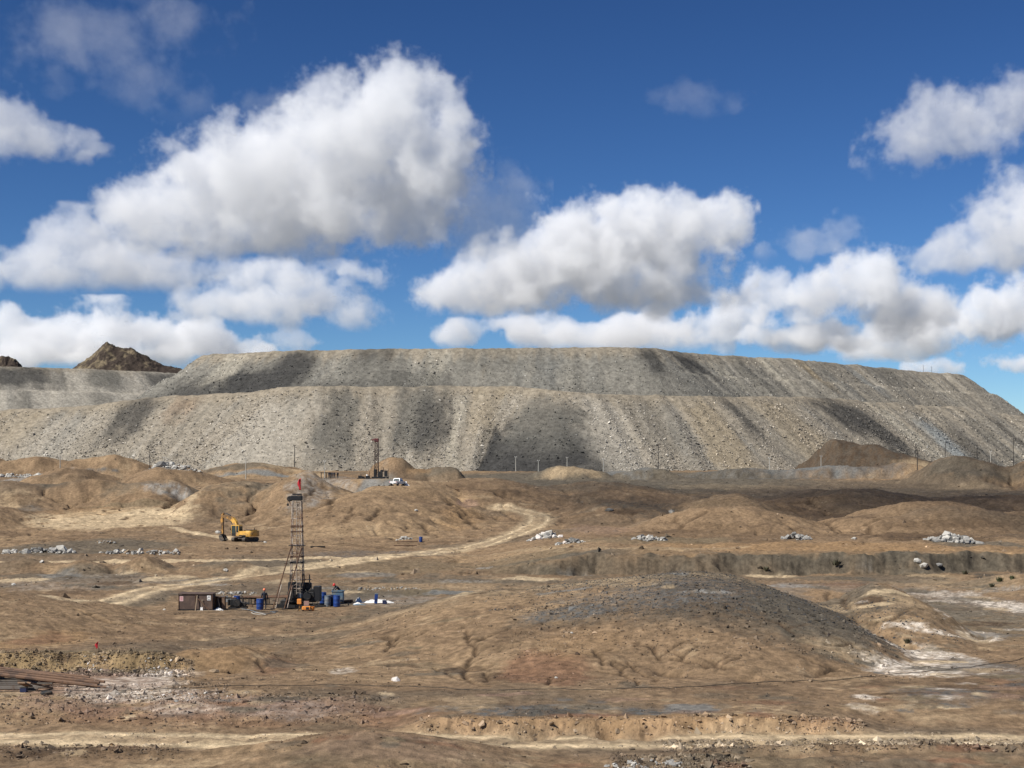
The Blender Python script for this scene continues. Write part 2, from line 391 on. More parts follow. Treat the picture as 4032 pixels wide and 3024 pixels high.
# gullies and rills, traced where they run down the slopes
_gl = [[(1843, 2484), (1865, 2535), (1865, 2573), (1837, 2623), (1830, 2668), (1856, 2687), (1925, 2703)], [(1716, 2630), (1773, 2655), (1830, 2680)], [(1868, 2528), (1897, 2510)], [(1533, 2510), (1533, 2560)], [(1549, 2510), (1568, 2547)],
       [(2419, 2611), (2476, 2668), (2514, 2696)], [(2470, 2611), (2539, 2655), (2596, 2687)], [(1919, 2649), (1925, 2687)], [(2153, 2668), (2169, 2700)], [(2653, 2573), (2729, 2608), (2800, 2630)],
       [(2700, 2595), (2790, 2625), (2899, 2632)], [(2790, 2601), (2875, 2632)], [(3061, 2451), (3139, 2499)], [(3242, 2535), (3422, 2565)], [(3440, 2463), (3501, 2445), (3573, 2433)], [(3212, 2668), (3332, 2644)], [(2560, 2540), (2600, 2600)], [(2330, 2560), (2380, 2620)],
       [(2880, 1977), (2909, 2014)], [(3381, 2110), (3433, 2058), (3470, 2036)], [(3086, 2058), (3138, 2095)], [(3249, 2051), (3315, 2103)], [(2658, 2044), (2695, 2088)], [(1363, 2057), (1401, 1997)], [(1742, 1965), (1824, 2030), (1883, 2084)], [(1770, 1965), (1900, 2084)],
       [(1460, 2051), (1504, 1997)], [(2117, 1910), (2155, 1965)], [(1943, 1927), (1976, 1959)], [(1601, 2068), (1599, 2100)], [(1688, 2062), (1688, 2106)], [(3180, 1960), (3230, 2000)], [(3560, 1975), (3620, 2010)], [(2760, 1985), (2790, 2030)], [(1320, 1960), (1300, 2020)], [(1240, 1930), (1180, 1990)], [(700, 1960), (660, 1990)],
       [(3260, 2330), (3330, 2400)], [(1020, 2600), (1070, 2650)], [(300, 2400), (420, 2450), (620, 2470)]]
def _wiggle(w, seed):
    f = []
    for a, b in zip(w[:-1], w[1:]):
        n = max(3, int((b - a).length / 0.6)); f += [(a.x + (b.x - a.x) * i / n, a.y + (b.y - a.y) * i / n) for i in range(n)]
    f.append((w[-1].x, w[-1].y)); f = np.array(f)
    sc = np.clip(f[:, 1] / 100, 0.6, 3)
    f[:, 0] += fbm(f[:, 0], f[:, 1], 1.9, 4, 0.65, seed) * 0.9 * sc
    return f
_gl = [[hit(*q) for q in pl] for pl in _gl]
_new = []
for i, w in enumerate(_gl):
    d = w[0].y
    if max(q.y for q in w) - min(q.y for q in w) > 60: continue
    _new.append((_wiggle(w, 300 + i), 0.19 * np.clip(d / 100, 0.8, 2.6), 0.15 * np.clip(d / 100, 0.8, 2.6)))
    # side rills
    f = _new[-1][0]
    for k in range(2):
        j = int(len(f) * (0.25 + 0.35 * k)); s = 1 if (i + k) % 2 else -1
        a = f[j]; l = (1.2 + 0.6 * k) * np.clip(d / 100, 0.8, 2.4)
        _new.append((np.stack([a[0] + s * np.linspace(0, l, 6), a[1] + np.linspace(0, l * 1.2, 6)], 1), 0.12 * np.clip(d / 100, 0.8, 2.2), 0.13 * np.clip(d / 100, 0.8, 2.4)))
GULLIES += _new
_ray.clear()
# tracks: points in the photograph, half width (m), soil, strength, wheel ruts
TRACKS = [
    ([(1180, 2232), (1500, 2192), (1700, 2176), (1900, 2146), (2040, 2100), (2115, 2060), (2130, 2038), (2090, 2018), (1980, 2004)], 4.4, 'cream', 1.0, 1.7),
    ([(-300, 2212), (0, 2210), (500, 2207), (1000, 2204), (1500, 2192)], 3.8, 'cream', 1.0, 0),
    ([(250, 2360), (600, 2322), (900, 2276), (1200, 2240), (1500, 2194)], 2.6, 'cream', 0.85, 1.1),
    ([(1500, 2186), (2000, 2172), (2500, 2164), (2900, 2158)], 2.2, 'pale', 0.6, 0),
    ([(690, 2078), (830, 2108), (960, 2128)], 1.8, 'cream', 1.0, 0),
    ([(1010, 2130), (1300, 2140), (1600, 2165)], 1.8, 'umber', 0.5, 1.1),
    ([(2600, 1985), (2300, 2018), (2130, 2030)], 1.5, 'grey', 0.5, 0),
]
_tr = []
for pts, hw, soil, k, rut in TRACKS:
    w = [hit(*p) for p in pts]
    fine = []
    for a, b in zip(w[:-1], w[1:]):
        n = max(2, int((b - a).length / 1.0))
        fine += [(a.x + (b.x - a.x) * i / n, a.y + (b.y - a.y) * i / n) for i in range(n)]
    fine.append((w[-1].x, w[-1].y))
    f = np.array(fine)
    for _ in range(12):
        f[1:-1] = (f[:-2] + 2 * f[1:-1] + f[2:]) / 4
    _tr.append((f, hw, soil, k, rut))
NEAR_ROAD = np.array([(-60, 62.0), (-25, 61.4), (-8, 60.9), (0, 60.5), (12, 60.5), (30, 60.6), (60, 61.0)])
_nr = np.stack([np.linspace(-60, 60, 400), np.interp(np.linspace(-60, 60, 400), NEAR_ROAD[:, 0], NEAR_ROAD[:, 1])], 1)
_tr.append((_nr, 2.3, 'cream', 0.95, 1.1))

_pr = random.Random(12)
for (x0, y0, x1, y1, cnt, soils) in [(3380, 2280, 4100, 2820, 60, ['pale', 'salt', 'grey', 'umber', 'slate', 'olive', 'cream']), (0, 2232, 4032, 2340, 90, ['pale', 'grey', 'umber', 'rockgrey', 'grey', 'olive', 'cream', 'blue']), (0, 2700, 4032, 2830, 70, ['pale', 'grey', 'umber', 'pink', 'red', 'tan', 'slate', 'cream']), (0, 2900, 4100, 3030, 40, ['umber', 'olive', 'pale', 'grey', 'red']), (1100, 2420, 1900, 2690, 22, ['umber', 'olive', 'tan', 'grey'])]:
    for _ in range(cnt):
        w = _pr.uniform(50, 260); h = _pr.uniform(7, 24); cx = _pr.uniform(x0, x1); cy = _pr.uniform(y0, y1)
        PATCHES.append((cx - w / 2, cy - h / 2, cx + w / 2, cy + h / 2, _pr.choice(soils), _pr.uniform(.35, .8), 1.3))
_pz = []
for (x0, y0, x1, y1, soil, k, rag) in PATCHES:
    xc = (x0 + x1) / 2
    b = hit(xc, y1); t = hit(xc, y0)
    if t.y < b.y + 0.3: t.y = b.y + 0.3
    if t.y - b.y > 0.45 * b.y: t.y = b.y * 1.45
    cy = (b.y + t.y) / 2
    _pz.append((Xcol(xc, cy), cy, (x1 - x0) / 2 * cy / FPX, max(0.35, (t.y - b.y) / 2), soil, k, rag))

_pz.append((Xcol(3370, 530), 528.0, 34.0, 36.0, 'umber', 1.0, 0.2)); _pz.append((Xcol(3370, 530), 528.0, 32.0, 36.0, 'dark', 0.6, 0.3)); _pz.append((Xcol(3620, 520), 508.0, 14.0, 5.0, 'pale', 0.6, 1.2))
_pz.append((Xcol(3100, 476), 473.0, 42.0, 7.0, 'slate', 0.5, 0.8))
def soil_colour(x, y, z, slope):
    n = len(x)
    A = np.array([SOIL['brown']] * n)
    def mix(c, m):
        nonlocal A
        A = A * (1 - m[:, None]) + np.asarray(c)[None, :] * m[:, None]
    fr = sstep(120, 320, y)
    b1 = fbm(x, y, 20, 4, 0.55, 41) * (1 - fr) + fbm(x, y, 46, 4, 0.55, 44) * fr
    b2 = fbm(x, y, 6, 5, 0.62, 42) * (1 - fr) + fbm(x, y, 16, 5, 0.62, 45) * fr
    b3 = fbm(x, y, 1.7, 5, 0.68, 43) * (1 - fr) + fbm(x, y, 5, 5, 0.68, 46) * fr
    mix(SOIL['tan'], sstep(0.0, 0.4, b1) * 0.7)
    mix(SOIL['grey'], sstep(0.05, 0.45, -b1 + 0.35 * b2) * 0.5)
    mix(SOIL['umber'], sstep(0.10, 0.45, b2 + 0.5 * b3) * 0.68)
    mix(SOIL['pale'], sstep(0.22, 0.55, -b2 + 0.6 * b3) * 0.55)
    nz = [fbm(x, y, 3.0, 5, 0.65, 51) * (1 - fr) + fbm(x, y, 10, 5, 0.65, 53) * fr, fbm(x, y, 3.0, 5, 0.65, 61) * (1 - fr) + fbm(x, y, 10, 5, 0.65, 63) * fr, fbm(x, y, 0.8, 4, 0.65, 71) * (1 - fr) + fbm(x, y, 3.0, 4, 0.65, 73) * fr]
    fine = fbm(x, y, 0.45, 3, 0.7, 91) * (1 - fr) + fbm(x, y, 1.6, 3, 0.7, 92) * fr
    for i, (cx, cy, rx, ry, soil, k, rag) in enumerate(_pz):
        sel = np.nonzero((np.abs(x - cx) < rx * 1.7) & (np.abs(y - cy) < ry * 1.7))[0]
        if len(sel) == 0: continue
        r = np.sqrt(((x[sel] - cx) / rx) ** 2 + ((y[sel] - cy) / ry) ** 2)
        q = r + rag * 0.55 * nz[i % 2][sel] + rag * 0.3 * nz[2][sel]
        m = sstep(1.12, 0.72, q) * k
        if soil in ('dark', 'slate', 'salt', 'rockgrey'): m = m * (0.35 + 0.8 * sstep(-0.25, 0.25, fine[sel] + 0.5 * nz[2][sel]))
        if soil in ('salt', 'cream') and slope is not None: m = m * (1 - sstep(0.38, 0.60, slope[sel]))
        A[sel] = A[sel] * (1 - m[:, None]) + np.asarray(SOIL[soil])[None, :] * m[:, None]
    # bare cut faces: the banks' own soils, plus painted shade of holes and crevices
    u = x / y * FPX + 2016
    n1 = fbm(x, y, 5, 3, 0.55, 5); n2 = fbm(x, y, 1.6, 3, 0.6, 6); sc_ = fbm(x, y, 9, 2, 0.5, 9)
    e = y - (170.5 + sc_ * 3.2 + n1 * 1.6 + n2 * 0.5 + sstep(3300, 4200, u) * 6)
    mix(np.array(SOIL['grey']) * 0.72, sstep(1850, 2100, u) * sstep(-1.2, 0.0, e) * sstep(3.0, 1.6, e + 0.9 * nz[0]) * (0.72 + 0.35 * nz[1]))
    mix(SOIL['ochre'], sstep(2300, 2600, u) * sstep(2.2, 3.2, e) * sstep(14, 9, e + 2 * nz[0]) * 0.6)
    e = y - (62.3 + n1 * 0.7 + n2 * 0.4)
    fb = sstep(1500, 1750, u) * sstep(3500, 3250, u + n1 * 40) * sstep(-0.15, 0.1, e) * sstep(1.3, 0.8, e)
    mix((0.36, 0.235, 0.13), fb * (0.55 + 0.6 * nz[0]).clip(0.2, 0.9)); mix(SOIL['umber'], fb * sstep(0.12, 0.4, fine + 0.6 * nz[2]) * 0.75)  # umber spots: the shade of holes, painted on the face
    e = y - (80.6 + n1 + n2 * 0.5)
    fb = sstep(900, 560, u + n1 * 60) * sstep(-0.6, -0.1, e) * sstep(3.2, 1.6, e)
    mix((0.26, 0.18, 0.09), fb * 0.75); mix(SOIL['umber'], fb * sstep(0.05, 0.3, nz[2] + 0.4 * n2) * 0.75); mix(SOIL['salt'], fb * sstep(0.42, 0.6, nz[1]) * 0.8)  # umber flecks: crevice shadow put into the colour
    for f, hw, soil, k, rut in _tr:
        s, dist0 = near_line(x, y, f, hw + 2.5)
        if len(s):
            dist = dist0 + nz[0][s] * 0.5
            m = sstep(hw, hw * 0.55, dist) * k * (0.8 + 0.6 * nz[1][s])
            if rut:
                rr = np.exp(-((dist - rut) / 0.38) ** 2)
                m = m * 0.55 + 0.75 * rr * sstep(hw * 1.1, hw * 0.6, dist) * k
            m = np.clip(m, 0, 1)
            A[s] = A[s] * (1 - m[:, None]) + np.asarray(SOIL[soil])[None, :] * m[:, None]
    fl = sample(FLOW, x, y) * inside(x, y)
    mix(SOIL['umber'], sstep(0.5, 1.0, fl) * 0.7)
    for (f, dep, hw) in GULLIES:
        s, dist = near_line(x, y, f, hw * 2.5)
        if len(s):
            m_ = (0.75 * np.exp(-(dist / (hw * 1.1)) ** 2))[:, None]
            A[s] = A[s] * (1 - m_) + np.asarray(SOIL['umber'])[None, :] * 0.8 * m_
    g = 1 + 0.42 * b3 + 0.34 * nz[2] + 0.30 * fine
    return np.clip(A * np.clip(g, 0.35, 1.9)[:, None], 0.015, 0.85)

# ------------------------------------------------------------------ materials
def new_mat(name):
    m = bpy.data.materials.new(name); m.use_nodes = True
    return m, m.node_tree, m.node_tree.nodes['Principled BSDF']

import time as _time
_T0 = _time.time()
def ground_material(name, grain, bump_d, speck=0.35, attr='soil'):
    m, nt, b = new_mat(name)
    N, L = nt.nodes.new, nt.links.new
    at = N('ShaderNodeAttribute'); at.attribute_name = attr
    geo = N('ShaderNodeNewGeometry')
    n1 = N('ShaderNodeTexNoise'); n1.inputs['Scale'].default_value = grain; n1.inputs['Detail'].default_value = 9; n1.inputs['Roughness'].default_value = 0.68
    L(geo.outputs['Position'], n1.inputs['Vector'])
    n2 = N('ShaderNodeTexNoise'); n2.inputs['Scale'].default_value = grain * 6; n2.inputs['Detail'].default_value = 4; n2.inputs['Roughness'].default_value = 0.7
    L(geo.outputs['Position'], n2.inputs['Vector'])
    mr = N('ShaderNodeMapRange'); mr.inputs['From Min'].default_value = 0.3; mr.inputs['From Max'].default_value = 0.7; mr.inputs['To Min'].default_value = 1 - speck; mr.inputs['To Max'].default_value = 1 + speck
    L(n1.outputs[0], mr.inputs['Value'])
    mr2 = N('ShaderNodeMapRange'); mr2.inputs['From Min'].default_value = 0.62; mr2.inputs['From Max'].default_value = 0.75; mr2.inputs['To Min'].default_value = 1; mr2.inputs['To Max'].default_value = 1.55
    L(n2.outputs[0], mr2.inputs['Value'])
    mr3 = N('ShaderNodeMapRange'); mr3.inputs['From Min'].default_value = 0.25; mr3.inputs['From Max'].default_value = 0.40; mr3.inputs['To Min'].default_value = 0.5; mr3.inputs['To Max'].default_value = 1
    L(n2.outputs[0], mr3.inputs['Value'])
    mu = N('ShaderNodeMath'); mu.operation = 'MULTIPLY'; L(mr.outputs[0], mu.inputs[0]); L(mr2.outputs[0], mu.inputs[1])
    mu2 = N('ShaderNodeMath'); mu2.operation = 'MULTIPLY'; L(mu.outputs[0], mu2.inputs[0]); L(mr3.outputs[0], mu2.inputs[1])
    vm = N('ShaderNodeVectorMath'); vm.operation = 'SCALE'; L(at.outputs['Color'], vm.inputs[0]); L(mu2.outputs[0], vm.inputs['Scale'])
    L(vm.outputs[0], b.inputs['Base Color'])
    b.inputs['Roughness'].default_value = 0.95
    b.inputs['Specular IOR Level'].default_value = 0.15
    bp = N('ShaderNodeBump'); bp.inputs['Strength'].default_value = 0.8; bp.inputs['Distance'].default_value = bump_d
    L(n1.outputs[0], bp.inputs['Height']); L(bp.outputs[0], b.inputs['Normal'])
    return m

def grid_mesh(name, X, Y, Z, colour, mat, attr='soil', extra=None):
    r, c = X.shape
    co = np.stack([X, Y, Z], -1).reshape(-1, 3).astype(np.float32)
    i = np.arange(r * c).reshape(r, c)
    q = np.stack([i[:-1, :-1], i[:-1, 1:], i[1:, 1:], i[1:, :-1]], -1).reshape(-1, 4)
    return raw_mesh(name, co, q, colour, mat, attr, True)

def raw_mesh(name, co, faces, colour=None, mat=None, attr='soil', smooth=False):
    me = bpy.data.meshes.new(name)
    k = faces.shape[1]
    me.vertices.add(len(co)); me.vertices.foreach_set('co', np.ascontiguousarray(co, np.float32).ravel())
    me.loops.add(faces.size); me.loops.foreach_set('vertex_index', faces.astype(np.int32).ravel())
    me.polygons.add(len(faces)); me.polygons.foreach_set('loop_start', np.arange(0, faces.size, k, dtype=np.int32))
    try: me.polygons.foreach_set('loop_total', np.full(len(faces), k, np.int32))
    except Exception: pass
    me.update(calc_edges=True)
    me.polygons.foreach_set('use_smooth', np.full(len(faces), smooth, bool))
    if colour is not None:
        a = me.color_attributes.new(attr, 'FLOAT_COLOR', 'POINT')
        a.data.foreach_set('color', np.concatenate([colour, np.ones((len(colour), 1))], 1).astype(np.float32).ravel())
    if mat: me.materials.append(mat)
    ob = bpy.data.objects.new(name, me); COL.objects.link(ob)
    return ob

def slope_of(x, y, e=0.4):
    return np.hypot((height(x + e, y) - height(x - e, y)), (height(x, y + e) - height(x, y - e))) / (2 * e)

# ------------------------------------------------------------------ ground: a sheet, finer near the eye
ROWS = np.concatenate([np.linspace(46, 130, 400, endpoint=False), np.linspace(130, 340, 300, endpoint=False), np.linspace(340, 640, 190)])
COLS = np.linspace(-0.45, 0.45, 860)
YY = np.repeat(ROWS[:, None], len(COLS), 1)
XX = COLS[None, :] * (YY + 6)
gz = height(XX.ravel(), YY.ravel())
GZ = gz.reshape(XX.shape)
sl = np.hypot(np.gradient(GZ, axis=0) / np.gradient(YY, axis=0), np.gradient(GZ, axis=1) / np.gradient(XX, axis=1)).ravel()
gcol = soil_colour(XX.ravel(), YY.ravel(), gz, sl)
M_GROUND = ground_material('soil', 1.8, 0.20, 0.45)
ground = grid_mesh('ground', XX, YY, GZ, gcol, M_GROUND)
ground['kind'] = 'structure'
def hz(x, y):
    """Height of the ground sheet itself."""
    i = min(max(int(np.searchsorted(ROWS, y)) - 1, 0), len(ROWS) - 2); b = (y - ROWS[i]) / (ROWS[i + 1] - ROWS[i])
    u = (x / (y + 6) - COLS[0]) / (COLS[1] - COLS[0]); j = min(max(int(u), 0), len(COLS) - 2); a = u - j
    return float((GZ[i, j] * (1 - a) + GZ[i, j + 1] * a) * (1 - b) + (GZ[i + 1, j] * (1 - a) + GZ[i + 1, j + 1] * a) * b)
# the plain all round, a little lower
m, nt, b = new_mat('plain_soil'); b.inputs['Base Color'].default_value = (*SOIL['brown'], 1); b.inputs['Roughness'].default_value = 1
n = nt.nodes.new('ShaderNodeTexNoise'); n.inputs['Scale'].default_value = 0.02; n.inputs['Detail'].default_value = 8
cr = nt.nodes.new('ShaderNodeValToRGB'); cr.color_ramp.elements[0].color = (0.12, 0.12, 0.105, 1); cr.color_ramp.elements[1].color = (0.21, 0.20, 0.18, 1)
g = nt.nodes.new('ShaderNodeNewGeometry'); nt.links.new(g.outputs['Position'], n.inputs['Vector']); nt.links.new(n.outputs[0], cr.inputs[0]); nt.links.new(cr.outputs[0], b.inputs['Base Color'])
_r = 24000.0
plain = raw_mesh('plain', np.array([(-_r, -_r, -4), (_r, -_r, -4), (_r, _r, -4), (-_r, _r, -4)], float), np.array([[0, 1, 2, 3]]), None, m)
plain['kind'] = 'structure'
# ------------------------------------------------------------------ waste rock dumps
def polyline(pts, step=1.6, smooth=10):
    p = np.array(pts, float)
    s = np.concatenate([[0], np.cumsum(np.linalg.norm(np.diff(p[:, :2], axis=0), axis=1))])
    n = int(s[-1] / step)
    t = np.linspace(0, s[-1], n)
    q = np.stack([np.interp(t, s, p[:, k]) for k in range(p.shape[1])], 1)
    for _ in range(smooth):
        q[1:-1] = (q[:-2] + 2 * q[1:-1] + q[2:]) / 4
    return t, q

ROCK = dict(beige=(0.30, 0.26, 0.20), light=(0.40, 0.362, 0.295), dark=(0.055, 0.053, 0.049), mid=(0.125, 0.118, 0.10), green=(0.165, 0.162, 0.145), ochre=(0.31, 0.245, 0.155), pale=(0.40, 0.36, 0.28), blue=(0.22, 0.235, 0.23), rust=(0.22, 0.13, 0.07), dust=(0.30, 0.25, 0.18), upper=(0.225, 0.21, 0.175))

ROCK = {k: tuple(c * 0.84 for c in v) for k, v in ROCK.items()}   # ROCK_K

def dump(name, crest, profile, streaks, seed, back=40.0, step=1.3, ds=1.1, contrast=1.0, tone='beige', spread_smooth=40, foot=0.0, spurs=0.0):
    """A tipped face hung from a crest line: crest (x, y, z, total drop); profile: (run, drop) pairs outward from the crest."""
    t, q = polyline(crest, step, 26)
    tx = np.gradient(q[:, 0]); ty = np.gradient(q[:, 1])
    for _ in range(spread_smooth):
        tx[1:-1] = (tx[:-2] + 2 * tx[1:-1] + tx[2:]) / 4; ty[1:-1] = (ty[:-2] + 2 * ty[1:-1] + ty[2:]) / 4
    l = np.hypot(tx, ty); nx, ny = ty / l, -tx / l           # outward: towards the eye
    pr = np.array([(0, 0)] + profile, float)
    pr = np.cumsum(pr, 0)
    S = np.concatenate([[-back], np.arange(-6, pr[-1, 0] + ds, ds)])
    T, SS = np.meshgrid(t, S)
    # crest wander so that the edge is not a ruled line; every face follows it
    wob = fbm(t, np.zeros_like(t), 22, 4, 0.6, seed) * 2.2
    cusp = fbm(t, np.zeros_like(t), 9, 3, 0.55, seed + 3, ridged=True) * 1.4
    rt = sstep(0.45, 0.7, t / t[-1]) * spurs
    wob = wob + rt * fbm(t, np.zeros_like(t), 30, 3, 0.6, seed + 21) * 7
    q[:, 2] += rt * fbm(t, np.zeros_like(t), 26, 4, 0.6, seed + 23) * 3.2
    sc = (q[:, 3] / pr[-1, 1])[None, :]
    out = np.where(SS > -6, SS, SS) + np.where(SS > -20, (wob + cusp)[None, :] * sstep(-20, 4, SS), 0)
    drop = np.interp(SS, pr[:, 0], pr[:, 1]) * sc
    X = q[None, :, 0] + nx[None, :] * out
    Y = q[None, :, 1] + ny[None, :] * out
    rill = fbm(T, SS * 0.12, 6, 3, 0.55, seed + 5) * 0.7 * sstep(0, 8, SS)
    rough = fbm(X + Y * 0.7, SS * 1.25 + Y * 0.3, 2.2, 4, 0.7, seed + 6) * 0.75
    edge = fbm(T, SS, 3, 3, 0.6, seed + 9) * 0.35 + (fbm(t, 0 * t, 14, 4, 0.6, seed + 19) * 0.9)[None, :]
    Z = q[None, :, 2] - drop + rill + rough * sstep(-2, 6, SS) + edge
    tt, ss = T.ravel(), SS.ravel()
    A = np.array([ROCK[tone]] * tt.size)
    if tone == 'upper':
        k_ = (0.7 * sstep(0.5, 0.75, tt / tt.max()))[:, None]; A = A * (1 - k_) + np.asarray(ROCK['beige'])[None, :] * k_
    def mix(c, m):
        nonlocal A
        A = A * (1 - m[:, None]) + np.asarray(ROCK[c])[None, :] * m[:, None]
    st = fbm(tt, ss * 0.10, 9, 4, 0.6, seed + 11); s2 = fbm(tt, ss * 0.07, 4, 4, 0.6, seed + 12); s3 = fbm(tt, ss * 0.14, 16, 3, 0.6, seed + 13)
    mix('light', sstep(0.1, 0.7, st) * 0.7 * contrast)
    mix('green', sstep(0.05, 0.6, -s3) * 0.6 * contrast)
    mix('mid', sstep(0.15, 0.75, -st + 0.3 * s2) * 0.75 * contrast)
    mix('ochre', sstep(0.3, 0.8, s2 - 0.2 * s3) * 0.4 * contrast)
    s4 = fbm(tt, ss * 0.05, 2.6, 4, 0.62, seed + 14)
    right = sstep(0.45, 0.75, tt / tt.max())
    mix('light', sstep(0.18, 0.45, s4) * (0.35 + 0.35 * right) * contrast)
    mix('mid', sstep(0.15, 0.45, -s4 + 0.2 * st) * (0.35 + 0.4 * right) * contrast)
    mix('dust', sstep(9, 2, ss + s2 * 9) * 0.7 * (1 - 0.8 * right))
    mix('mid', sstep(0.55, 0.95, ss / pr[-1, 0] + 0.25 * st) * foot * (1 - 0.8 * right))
    for (t0, t1, s0, s1, tone_, k) in streaks:
        r = np.abs(tt + fbm(tt, ss * 0.35, 8, 4, 0.68, seed + 15) * 8 - (t0 + t1) / 2) / ((t1 - t0) / 2)
        v = (ss + fbm(tt, ss, 8, 4, 0.65, seed + 16) * 10)
        m = sstep(1.4, 0.5, r) * sstep(s0 - 7, s0 + 6, v) * sstep(s1 + 9, s1 - 7, v) * min(1.0, k * 1.1)
        mix(tone_, m)
    grain = fbm(X.ravel() + Y.ravel(), ss * 1.3, 1.7, 3, 0.7, seed + 17)
    A = np.clip(A * (1 + 0.30 * grain[:, None]), 0.02, 0.8)
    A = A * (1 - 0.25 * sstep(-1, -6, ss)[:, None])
    ob = grid_mesh(name, X, Y, Z, A, M_DUMP)
    ob['kind'] = 'structure'
    return ob, X, Y, Z, A

M_DUMP = ground_material('tipped_rock', 0.55, 0.9, 0.42)
def onrow(px, py, z):
    d = (z - EYE) * FPX / (HOR - py)
    return (Xcol(px, d), d, z)

def tpos(crest, px):
    t, q = polyline(crest, 1.3, 26)
    return float(np.interp(px, q[:, 0] / q[:, 1] * FPX + 2016, t))

# upper dump: its crest is level, so the rows it shows at give its distance
UP = []
for (px, py) in [(690, 1430), (793, 1398), (960, 1390), (1167, 1380), (1500, 1374), (1823, 1371), (2200, 1369), (2530, 1368), (2735, 1392), (3100, 1413), (3400, 1440), (3628, 1464), (3787, 1473)]:
    x, d, z = onrow(px, py, 68.8)
    UP.append((x, d, z, 27.0))
UP = [(-186, 880, 68.8, 27), (-170, 800, 68.8, 27), (-157, 745, 68.8, 27), (-146, 700, 68.8, 27)] + UP[1:] + [(247, 815, 68.5, 27), (252, 850, 67.5, 27), (262, 920, 66, 27)]
tp = lambda px: tpos(UP, px)
up_streaks = [(tp(830), tp(1200), 17, 40, 'dark', 0.75), (tp(1250), tp(1850), 24, 40, 'dark', 0.6), (tp(1130), tp(1260), 0, 30, 'dark', 0.85), (tp(1000), tp(1180), 10, 34, 'dark', 0.8), (tp(1400), tp(1560), -1, 8, 'dark', 0.7), (tp(1560), tp(1820), 14, 34, 'mid', 0.6), (tp(1400), tp(1620), 8, 32, 'mid', 0.5),
              (tp(900), tp(1010), 0, 20, 'pale', 0.5), (tp(1700), tp(1780), 0, 20, 'pale', 0.35), (tp(2490), tp(2560), 0, 18, 'dark', 0.75), (tp(2600), tp(2690), 0, 16, 'dark', 0.85), (tp(2720), tp(2790), 4, 24, 'pale', 0.4),
              (tp(2840), tp(2900), 2, 26, 'mid', 0.6), (tp(2980), tp(3020), 0, 20, 'pale', 0.7), (tp(3110), tp(3150), 0, 18, 'ochre', 0.7), (tp(3300), tp(3340), 0, 24, 'blue', 0.4), (tp(3400), tp(3500), 0, 14, 'mid', 0.5), (tp(3560), tp(3620), 4, 24, 'pale', 0.3),
              (tp(1830), tp(2100), 0, 12, 'mid', 0.35), (tp(2100), tp(2200), 0, 26, 'green', 0.6)]
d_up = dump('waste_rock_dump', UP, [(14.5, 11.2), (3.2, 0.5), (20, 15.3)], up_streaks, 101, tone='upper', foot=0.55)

# lower dump: a longer face in front of it
LOW = [(-330, 700, 40.0, 30)] + [(*onrow(px, py, z), dr) for (px, py, z, dr) in [(-100, 1640, 41, 28), (0, 1616, 42, 29), (366, 1598, 43.2, 31), (549, 1566, 46.3, 33), (732, 1558, 47, 34), (976, 1543, 48, 35), (1196, 1520, 49.5, 37), (1500, 1522, 49.6, 37), (2000, 1519, 49.7, 37), (2200, 1535, 47.5, 36), (2400, 1558, 45.6, 35)]]
LOW += [(*onrow(px, py, z), dr) for (px, py, z, dr) in [(2750, 1558, 46.3, 35), (3108, 1563, 47.6, 36), (3500, 1585, 48.3, 36), (3800, 1606, 47.6, 36), (4032, 1640, 44.6, 34)]] + [(345, 830, 42, 32), (480, 930, 38, 30)]
lp = lambda px: tpos(LOW, px)
low_streaks = [(lp(510), lp(650), 0, 26, 'dark', 0.7), (lp(700), lp(830), 2, 15, 'rust', 0.35), (lp(1270), lp(1400), 3, 40, 'mid', 0.7), (lp(1560), lp(1760), -2, 34, 'mid', 0.75), (lp(1660), lp(1800), 8, 36, 'dark', 0.55), (lp(1980), lp(2300), 24, 60, 'dark', 0.98), (lp(2080), lp(2260), 8, 34, 'mid', 0.75),  # wide dark patch low at the centre: cloud shade painted as rock colour
               (lp(1790), lp(1850), 8, 50, 'pale', 0.45), (lp(1860), lp(2010), 2, 26, 'ochre', 0.35), (lp(2250), lp(2400), 2, 50, 'light', 0.5), (lp(2420), lp(2560), 2, 30, 'mid', 0.35), (lp(2640), lp(2760), 6, 50, 'ochre', 0.5), (lp(2790), lp(2870), 2, 24, 'dark', 0.55), (lp(2900), lp(3060), 4, 40, 'ochre', 0.4),
               (lp(3160), lp(3260), 2, 24, 'dark', 0.8), (lp(3240), lp(3330), 4, 36, 'dark', 0.75), (lp(3380), lp(3440), 2, 46, 'pale', 0.45), (lp(3480), lp(3560), 14, 52, 'blue', 0.75), (lp(3560), lp(3650), 20, 54, 'dark', 0.55), (lp(3700), lp(3760), 8, 50, 'mid', 0.6), (lp(3830), lp(3870), 6, 50, 'dark', 0.6),
               (lp(0), lp(240), 4, 30, 'ochre', 0.3), (lp(1100), lp(1240), 10, 50, 'light', 0.5), (lp(250), lp(480), 10, 44, 'light', 0.35)]
d_low = dump('waste_rock_dump', LOW, [(12, 8.5), (38, 29.5)], low_streaks, 202, back=75, spurs=1.0)

